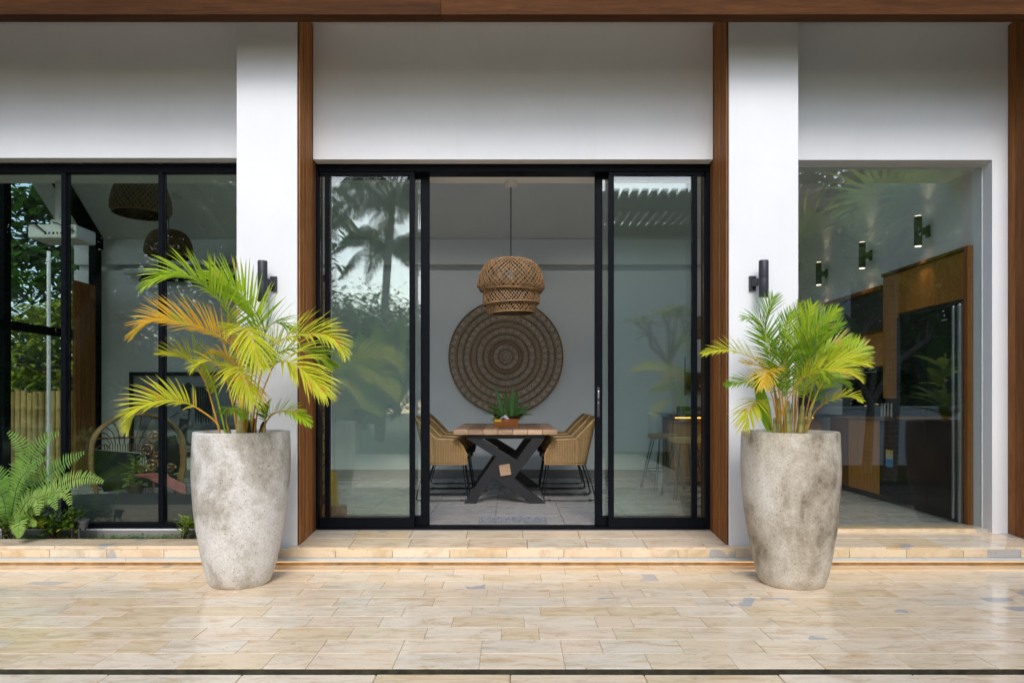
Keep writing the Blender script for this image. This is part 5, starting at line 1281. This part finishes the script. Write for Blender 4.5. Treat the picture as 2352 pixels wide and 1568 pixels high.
# ================================================================ side garden seen through the living room
BAM = wood('bamboo pole', (.22, .16, .05), (.36, .28, .11), 'z', 1.5, .5)
bf = thing('bamboo_fence', 'yellow brown bamboo pole fence beyond the living room side glass', 'fence', (-7.6, YD(10.6), 0))
bmesh_pole = None
x = -10.2; k = 0
while x < -5.72:
    h = 1.42 + rnd.uniform(-.02, .02); r = .042 + rnd.uniform(-.004, .004); prof = []
    for q in range(5):
        zz = q * h / 5; prof += [(r * 1.0, zz), (r * 1.07, zz + .008), (r, zz + .018)]
    prof.append((r, h))
    MB().lathe(prof, (x, YD(10.6), -.05), 10).build('bamboo_pole', BAM, bf, True); x += 2 * r + .006
MB().box(-10.3, -5.7, YD(10.6) + .05, YD(10.6) + .08, .9, .95).build('rail', BAM, bf)
def bush(nm, label, cat, c, r, h, n, mat, L, W, seed, trunk=True, group=None, bark=None):
    """round leafy crown: leaves in clumps through an uneven volume, on a trunk with limbs"""
    rs = random.Random(seed); c = Vector(c); t = thing(nm, label, cat, c, group)
    tk = MB(); tk.tube(smoothpath([c + Vector((0, 0, -.1)), c + Vector((rs.uniform(-.1, .1), 0, h * .3)), c + Vector((rs.uniform(-.2, .2), rs.uniform(-.2, .2), h * .62))], 8), [r * .07 * (1 - .09 * i) for i in range(8)], 7)
    cl = []
    for k in range(max(8, int(n / 45))):
        th = rs.uniform(0, 6.283); ph = rs.uniform(-.9, 1.35); q = rs.uniform(.45, 1.0)
        e = c + Vector((r * q * math.cos(ph) * math.cos(th), r * q * math.cos(ph) * math.sin(th), h * .62 + h * .38 * q * math.sin(ph)))
        cl.append(e)
        if k % 3 == 0: tk.tube(smoothpath([c + Vector((0, 0, h * rs.uniform(.25, .6))), (c + Vector((0, 0, h * .6))).lerp(e, .6), e], 5), [r * .028, r * .02, r * .015, r * .01, r * .006], 5)
    tk.build('trunk', bark or SHEATH, t, True)
    lf = MB()
    for k in range(n):
        e = cl[k % len(cl)]; p = e + Vector((rs.gauss(0, 1), rs.gauss(0, 1), rs.gauss(0, .8))) * r * .15
        a = rs.uniform(0, 6.283); lf.leaf(p, (math.cos(a), math.sin(a), rs.uniform(-.5, .5)), Vector((0, 0, 1)), L * rs.uniform(.7, 1.3), W * rs.uniform(.8, 1.2), .4, 2, .2)
    lf.build('crown', mat, t, True); return t
LD = leafmat('garden leaf dark', (.03, .085, .014), (.07, .16, .025), .4, .5, 2); LM = leafmat('garden leaf', (.055, .15, .015), (.12, .26, .03), .4, .5, 2); LF = leafmat('fan palm leaf', (.22, .38, .04), (.36, .50, .07), .4, .5, 2); LY = leafmat('garden leaf lemon', (.16, .26, .02), (.42, .46, .06), .35, .4, 2)
TRK = m_trunk('grey palm bark', (.15, .13, .11), (.30, .27, .24))
side = [(-7.75, 11.6, .85, 3.1, 1600, LY, .17, .075), (-9.3, 12.0, 1.3, 3.9, 2200, LM, .2, .08), (-6.7, 12.4, 1.2, 3.6, 2000, LM, .2, .07), (-8.6, 14.2, 2.3, 6.6, 4200, LD, .32, .13), (-5.6, 14.8, 2.3, 7.0, 4200, LD, .32, .13), (-11.8, 13.5, 2.6, 6.8, 4200, LD, .32, .13), (-8.0, 8.6, .7, 2.1, 500, LM, .2, .06)]
side += [(-6.9, 13.0, 1.2, 2.6, 1800, LM, .2, .08), (-9.8, 13.4, 1.4, 3.0, 2000, LM, .22, .09), (-8.2, 12.9, 1.2, 2.7, 1800, LD, .22, .09)]
labs = ['lemon green leafy bush above the bamboo fence', 'mid green bush at the outer end of the bamboo fence', 'mid green bush behind the bamboo fence by the timber screen', 'tall dark tree behind the lemon green bush', 'tall dark tree behind the house corner', 'tall dark tree far out beyond the bamboo fence', 'low bush between the side glass and the bamboo fence', 'low mid green bush behind the right end of the bamboo fence', 'low mid green bush behind the left end of the bamboo fence', 'low dark bush behind the middle of the bamboo fence']
wp = P(112, 0, 9.7); t = thing('downpipe', 'thin white vertical pipe outside the living room side glass', 'pipe', (wp.x, wp.y, 0))
MB().tube([(wp.x, wp.y, -.03), (wp.x, wp.y, 3.35)], .026, 10).build('pipe', WHITE, t, True)
for z in (.8, 2.2, 3.2): MB().tube([(wp.x, wp.y, z), (wp.x, wp.y, z + .04)], .032, 10).build('collar', WHITE, t)
for i, (x, D, r, h, n, mt, L, W) in enumerate(side):
    bush('leafy_bush' if i in (0, 1, 2, 6, 7, 8, 9) else 'garden_tree', labs[i], 'bush' if i in (0, 1, 2, 6, 7, 8, 9) else 'tree', (x, YD(D), -.02), r, h, n, mt, L, W, 30 + i, True, 'side garden planting')

# ================================================================ the garden the glass mirrors
def palm(label, x, y, h, lean, nf, L, seed, mat, group='coconut palms across the lawn', rt=.15, nl=32):
    rs = random.Random(seed); t = thing('coconut_palm', label, 'palm', (x, y, -.07), group)
    top = Vector((x + lean, y, h)); pts = smoothpath([(x, y, -.1), (x + lean * .25, y, h * .45), top], 14)
    MB().tube(pts, [rt * (1.15 - .5 * i / 13) for i in range(14)], 10).build('trunk', TRK, t, True)
    for k in range(nf):
        a = 6.283 * k / nf + rs.uniform(-.2, .2); el = rs.uniform(-.25, 1.2); d = Vector((math.cos(a) * math.cos(el), math.sin(a) * math.cos(el), math.sin(el)))
        ll = L * rs.uniform(.8, 1.1); mid = top + d * ll * .5 + Vector((0, 0, ll * .05)); end = top + d * ll * .86 + Vector((0, 0, -ll * .34))
        rp = smoothpath([top, mid, end], 14); fo = MB().tube(rp, [.03 * (1 - .06 * i) for i in range(14)], 4).build('frond', mat, t, True)
        mb = MB()
        for q in range(nl):
            u = .1 + .9 * q / nl; f = u * 13; i = min(12, int(f)); p = rp[i].lerp(rp[i + 1], f - i); T = (rp[i + 1] - rp[i]).normalized(); S = T.cross(Vector((0, 0, 1))).normalized()
            for sg in (-1, 1): mb.leaf(p, T * .55 + S * sg * .8 + Vector((0, 0, -.25)), Vector((0, 0, 1)), L * .30 * math.sin(math.pi * min(1, .2 + .75 * u)) * rs.uniform(.8, 1.1), .04, 1.3, 3, .2)
        mb.build('leaflets', mat, fo)
    return t
PD = leafmat('coconut leaf', (.04, .075, .018), (.08, .13, .03), .4, .25, 2)
for i, (x, y, h, ln, L, lab) in enumerate(((-4.2, -15.5, 7.4, .4, 2.7, 'tall coconut palm opposite the left door leaf'), (-6.9, -17.5, 7.6, -.4, 2.6, 'coconut palm left of the tall one across the lawn'), (-2.6, -19, 6.9, .3, 2.3, 'coconut palm at the back right of the palm group'),
                              (-5.2, -21, 7.2, .2, 2.5, 'farthest coconut palm behind the palm group'), (-9.6, -8.2, 5.6, 1.9, 2.4, 'leaning coconut palm with a grey trunk by the left garden edge'), (-11, -13, 6.6, .6, 2.6, 'coconut palm in the dense left corner of the garden'), (-8.3, -12.5, 6.0, -.3, 2.4, 'short coconut palm before the left corner trees'), (-12.5, -9, 5.8, .3, 2.5, 'coconut palm at the far left side of the lawn'))):
    palm(lab, x, y, h, ln, 24, L, 70 + i, PD)
gt = [(-6.0, -8.8, 1.3, 2.3, 'low bush on the lawn left of the paving'), (-8.2, -8.6, 1.5, 2.6, 'wide low bush under the tall tree on the left'), (-10.6, -7.6, 1.5, 2.6, 'wide low bush at the left end of the lawn'), (-13.2, -8.0, 1.6, 2.8, 'wide low bush at the far left end of the lawn'), (-9.6, -11.6, 1.7, 2.8, 'low bush behind the leaning palm trunk'), (-9.4, -9.4, 2.5, 7.6, 'tall leafy tree opposite the left window'), (-11.2, -8.6, 2.5, 7.8, 'tall leafy tree opposite the left end of the house'), (-7.3, -12.0, 2.5, 7.4, 'tall leafy tree behind the leaning palm'), (8.0, -11.6, 2.6, 8.0, 'tall leafy tree behind the white garden wall'), (10.6, -11.8, 2.7, 8.4, 'tallest leafy tree at the right behind the white garden wall'), (13.4, -11.5, 2.7, 8.2, 'tall leafy tree at the right end of the garden'), (-16, -15.5, 2.8, 5.6, 'broad dark tree beyond the far left corner'), (-1.5, -21.5, 2.8, 5.6, 'dark tree at the back of the garden behind the doorway axis'), (3.2, -17.5, 2.6, 5.0, 'dark tree behind the pavilion roof'), (7.0, -16.5, 2.8, 5.4, 'dark tree behind the right end of the pavilion'), (11.5, -13.5, 2.8, 5.6, 'dark tree beyond the right garden wall'), (14.5, -9.5, 2.6, 5.2, 'dark tree at the far right of the garden'), (-6.3, -23, 3.0, 5.8, 'dark tree behind the coconut palms'), (-4.0, -11.6, 1.3, 2.4, 'low bush at the back edge of the paving'), (-1.2, -11.8, 1.2, 2.2, 'low bush opposite the doorway'), (-7.4, -11.4, 1.4, 2.7, 'low bush at the left edge of the paving'), (5.2, -8.4, .9, 2.6, 'leafy bush behind the low white garden wall'), (8.4, -8.9, 1.2, 3.0, 'larger leafy bush behind the low white garden wall'), (11.2, -9.4, 1.4, 3.4, 'leafy bush at the right end of the low white garden wall'), (-5.0, -13.0, 1.8, 3.9, 'round mid green tree under the tall coconut palm'), (-2.0, -14.0, 1.7, 3.7, 'round mid green tree opposite the open doorway'), (-8.2, -14.5, 2.2, 4.6, 'broad dark tree left of the palm group'), (-10.8, -10.5, 2.2, 4.8, 'broad dark tree at the left of the lawn'), (-13.5, -11.5, 2.5, 5.2, 'broad dark tree in the far left corner'), (.6, -15.0, 1.8, 3.6, 'dark tree left of the garden pavilion'), (-3.5, -18.0, 2.2, 4.8, 'tall dark tree at the back of the lawn'), (7.5, -11.0, 2.0, 4.4, 'bushy tree right of the garden pavilion'), (9.8, -9.0, 2.2, 4.8, 'bushy tree at the right edge of the lawn'), (-12.0, -6.5, 1.7, 4.0, 'bushy tree close to the left house corner')]
for i, (x, y, r, h, lab) in enumerate(gt): bush('garden_tree', lab, 'tree', (x, y, -.08), r, h, 6000 if 4 < i < 11 else 3000, LM if i in (0, 2, 18, 19, 20, 21, 22, 23, 24, 25, 31, 32) else LD, .30, .13, 90 + i, True, 'trees across the lawn', TRK)
gw = thing('garden_wall', 'low white garden wall along the right side of the lawn', 'wall', (8, -7.6, -.07))
for k in range(3): MB().box(3.4 + k * 3.5, 6.898 + k * 3.5, -7.65, -7.5, -.2, 1.06).build('wall_panel', PLASTER, gw, False, .01, 1)
MB().box(3.38, 13.9, -7.68, -7.47, 1.061, 1.11).build('coping', PLASTER, gw)
# pavilion with slatted shade roof
pv = thing('garden_pavilion', 'small white garden pavilion with a dark slatted roof', 'pavilion', (4, -10.2, -.07))
RF = simple('dark pavilion timber', (.03, .028, .026), .6, .3, 8)
MB().box(2.2, 7.4, -11.10, -10.90, -.1, 5.3).build('wall', PLASTER, pv); MB().box(7.2, 7.4, -10.90, -8.80, -.1, 5.3).build('wall', PLASTER, pv)
for x in (1.9, 4.6): MB().box(x, x + .14, -8.90, -8.76, -.1, 5.4).build('post', RF, pv)
MB().box(1.5, 7.7, -8.95, -8.70, 5.4, 5.62).build('beam', RF, pv); MB().box(1.5, 7.7, -11.15, -10.90, 5.301, 5.62).build('beam', RF, pv)
for k in range(30): MB().box(1.55 + k * .21, 1.68 + k * .21, -11.15, -8.50, 5.622, 5.76).build('slat', RF, pv)
# frangipani and fan palms in front of it
def frang(label, x, y, seed):
    rs = random.Random(seed); t = thing('frangipani', label, 'tree', (x, y, -.07), 'frangipani trees on the lawn'); tk = MB(); lf = MB()
    def grow(p, d, L, r, lv):
        e = p + d * L; tk.tube([p, p.lerp(e, .5) + Vector((0, 0, .02)), e], [r, r * .9, r * .75], 6)
        if lv == 0:
            for k in range(11):
                a = rs.uniform(0, 6.28); lf.leaf(e, (math.cos(a), math.sin(a), rs.uniform(-.1, .7)), Vector((0, 0, 1)), rs.uniform(.22, .34), .09, .5, 4, .15)
            return
        for k in range(3 if lv > 1 else 2):
            a = rs.uniform(0, 6.28); dd = (d + Vector((math.cos(a), math.sin(a), .15)) * .75).normalized(); grow(e, dd, L * .72, r * .68, lv - 1)
    grow(Vector((x, y, -.1)), Vector((.06, 0, 1)), 1.25, .085, 3)
    tk.build('trunk', TRK, t, True); lf.build('crown', LY if seed % 2 else LM, t, True)
frang('frangipani with spreading forked branches before the pavilion', 3.0, -6.6, 1); frang('smaller frangipani at the right end of the lawn', 6.4, -6.2, 2)
def fanpalm(label, x, y, h, n, R0, seed):
    rs = random.Random(seed); t = thing('fan_palm', label, 'palm', (x, y, -.07), 'fan palms by the lawn'); top = Vector((x, y, h))
    MB().tube(smoothpath([(x, y, -.1), (x + .05, y, h * .5), top], 8), .11, 8).build('trunk', TRK, t, True)
    for k in range(n):
        a = rs.uniform(0, 6.28); el = rs.uniform(-.2, 1.2); d = Vector((math.cos(a) * math.cos(el), math.sin(a) * math.cos(el), math.sin(el))); hub = top + d * R0 * .8
        fo = MB().tube([top, hub], .014, 4).build('leaf_stalk', LM, t); mb = MB(); S = d.cross(Vector((0, 0, 1))).normalized(); N_ = S.cross(d)
        for q in range(22):
            b_ = (q / 21 - .5) * 4.4; mb.leaf(hub, d * math.cos(b_) + S * math.sin(b_) - Vector((0, 0, .15)), N_, R0 * rs.uniform(.7, .85), .055, .5, 3, .3)
        mb.build('fan_blade', LF if k % 2 else LY, fo)
for i, (x, y, h, lab) in enumerate(((6.1, -4.9, 3.5, 'fan palm nearest the house on the right of the lawn'), (7.6, -5.3, 4.2, 'taller fan palm on the right of the lawn'), (5.0, -5.9, 3.1, 'fan palm by the left end of the garden wall'))): fanpalm(lab, x, y, h, 18, 1.25, 120 + i)
def banana(label, x, y, n, seed):
    rs = random.Random(seed); t = thing('banana_plant', label, 'plant', (x, y, -.07), 'banana plants by the garden wall')
    for k in range(n):
        a = rs.uniform(0, 6.28); MB().leaf((x + .15 * math.cos(a), y + .15 * math.sin(a), .2), (math.cos(a) * .35, math.sin(a) * .35, 1), Vector((math.cos(a), math.sin(a), 0)) * -1, rs.uniform(2.2, 3.4), rs.uniform(.4, .55), .55, 8, .12, lambda q: 0.03 if q < .35 else math.sin(math.pi * min(.98, (q - .30) / .7)) ** .6).build('leaf', LM, t, True)
for i, (x, y, lab) in enumerate(((-6.2, -10.1, 'banana plant at the edge of the paving opposite the left window'), (-3.2, -10.2, 'banana plant at the edge of the paving opposite the left door leaf'), (.6, -10.4, 'banana plant at the edge of the paving opposite the doorway'), (8.8, -8.6, 'banana plant at the right end of the white wall'))): banana(lab, x, y, 11, 140 + i)
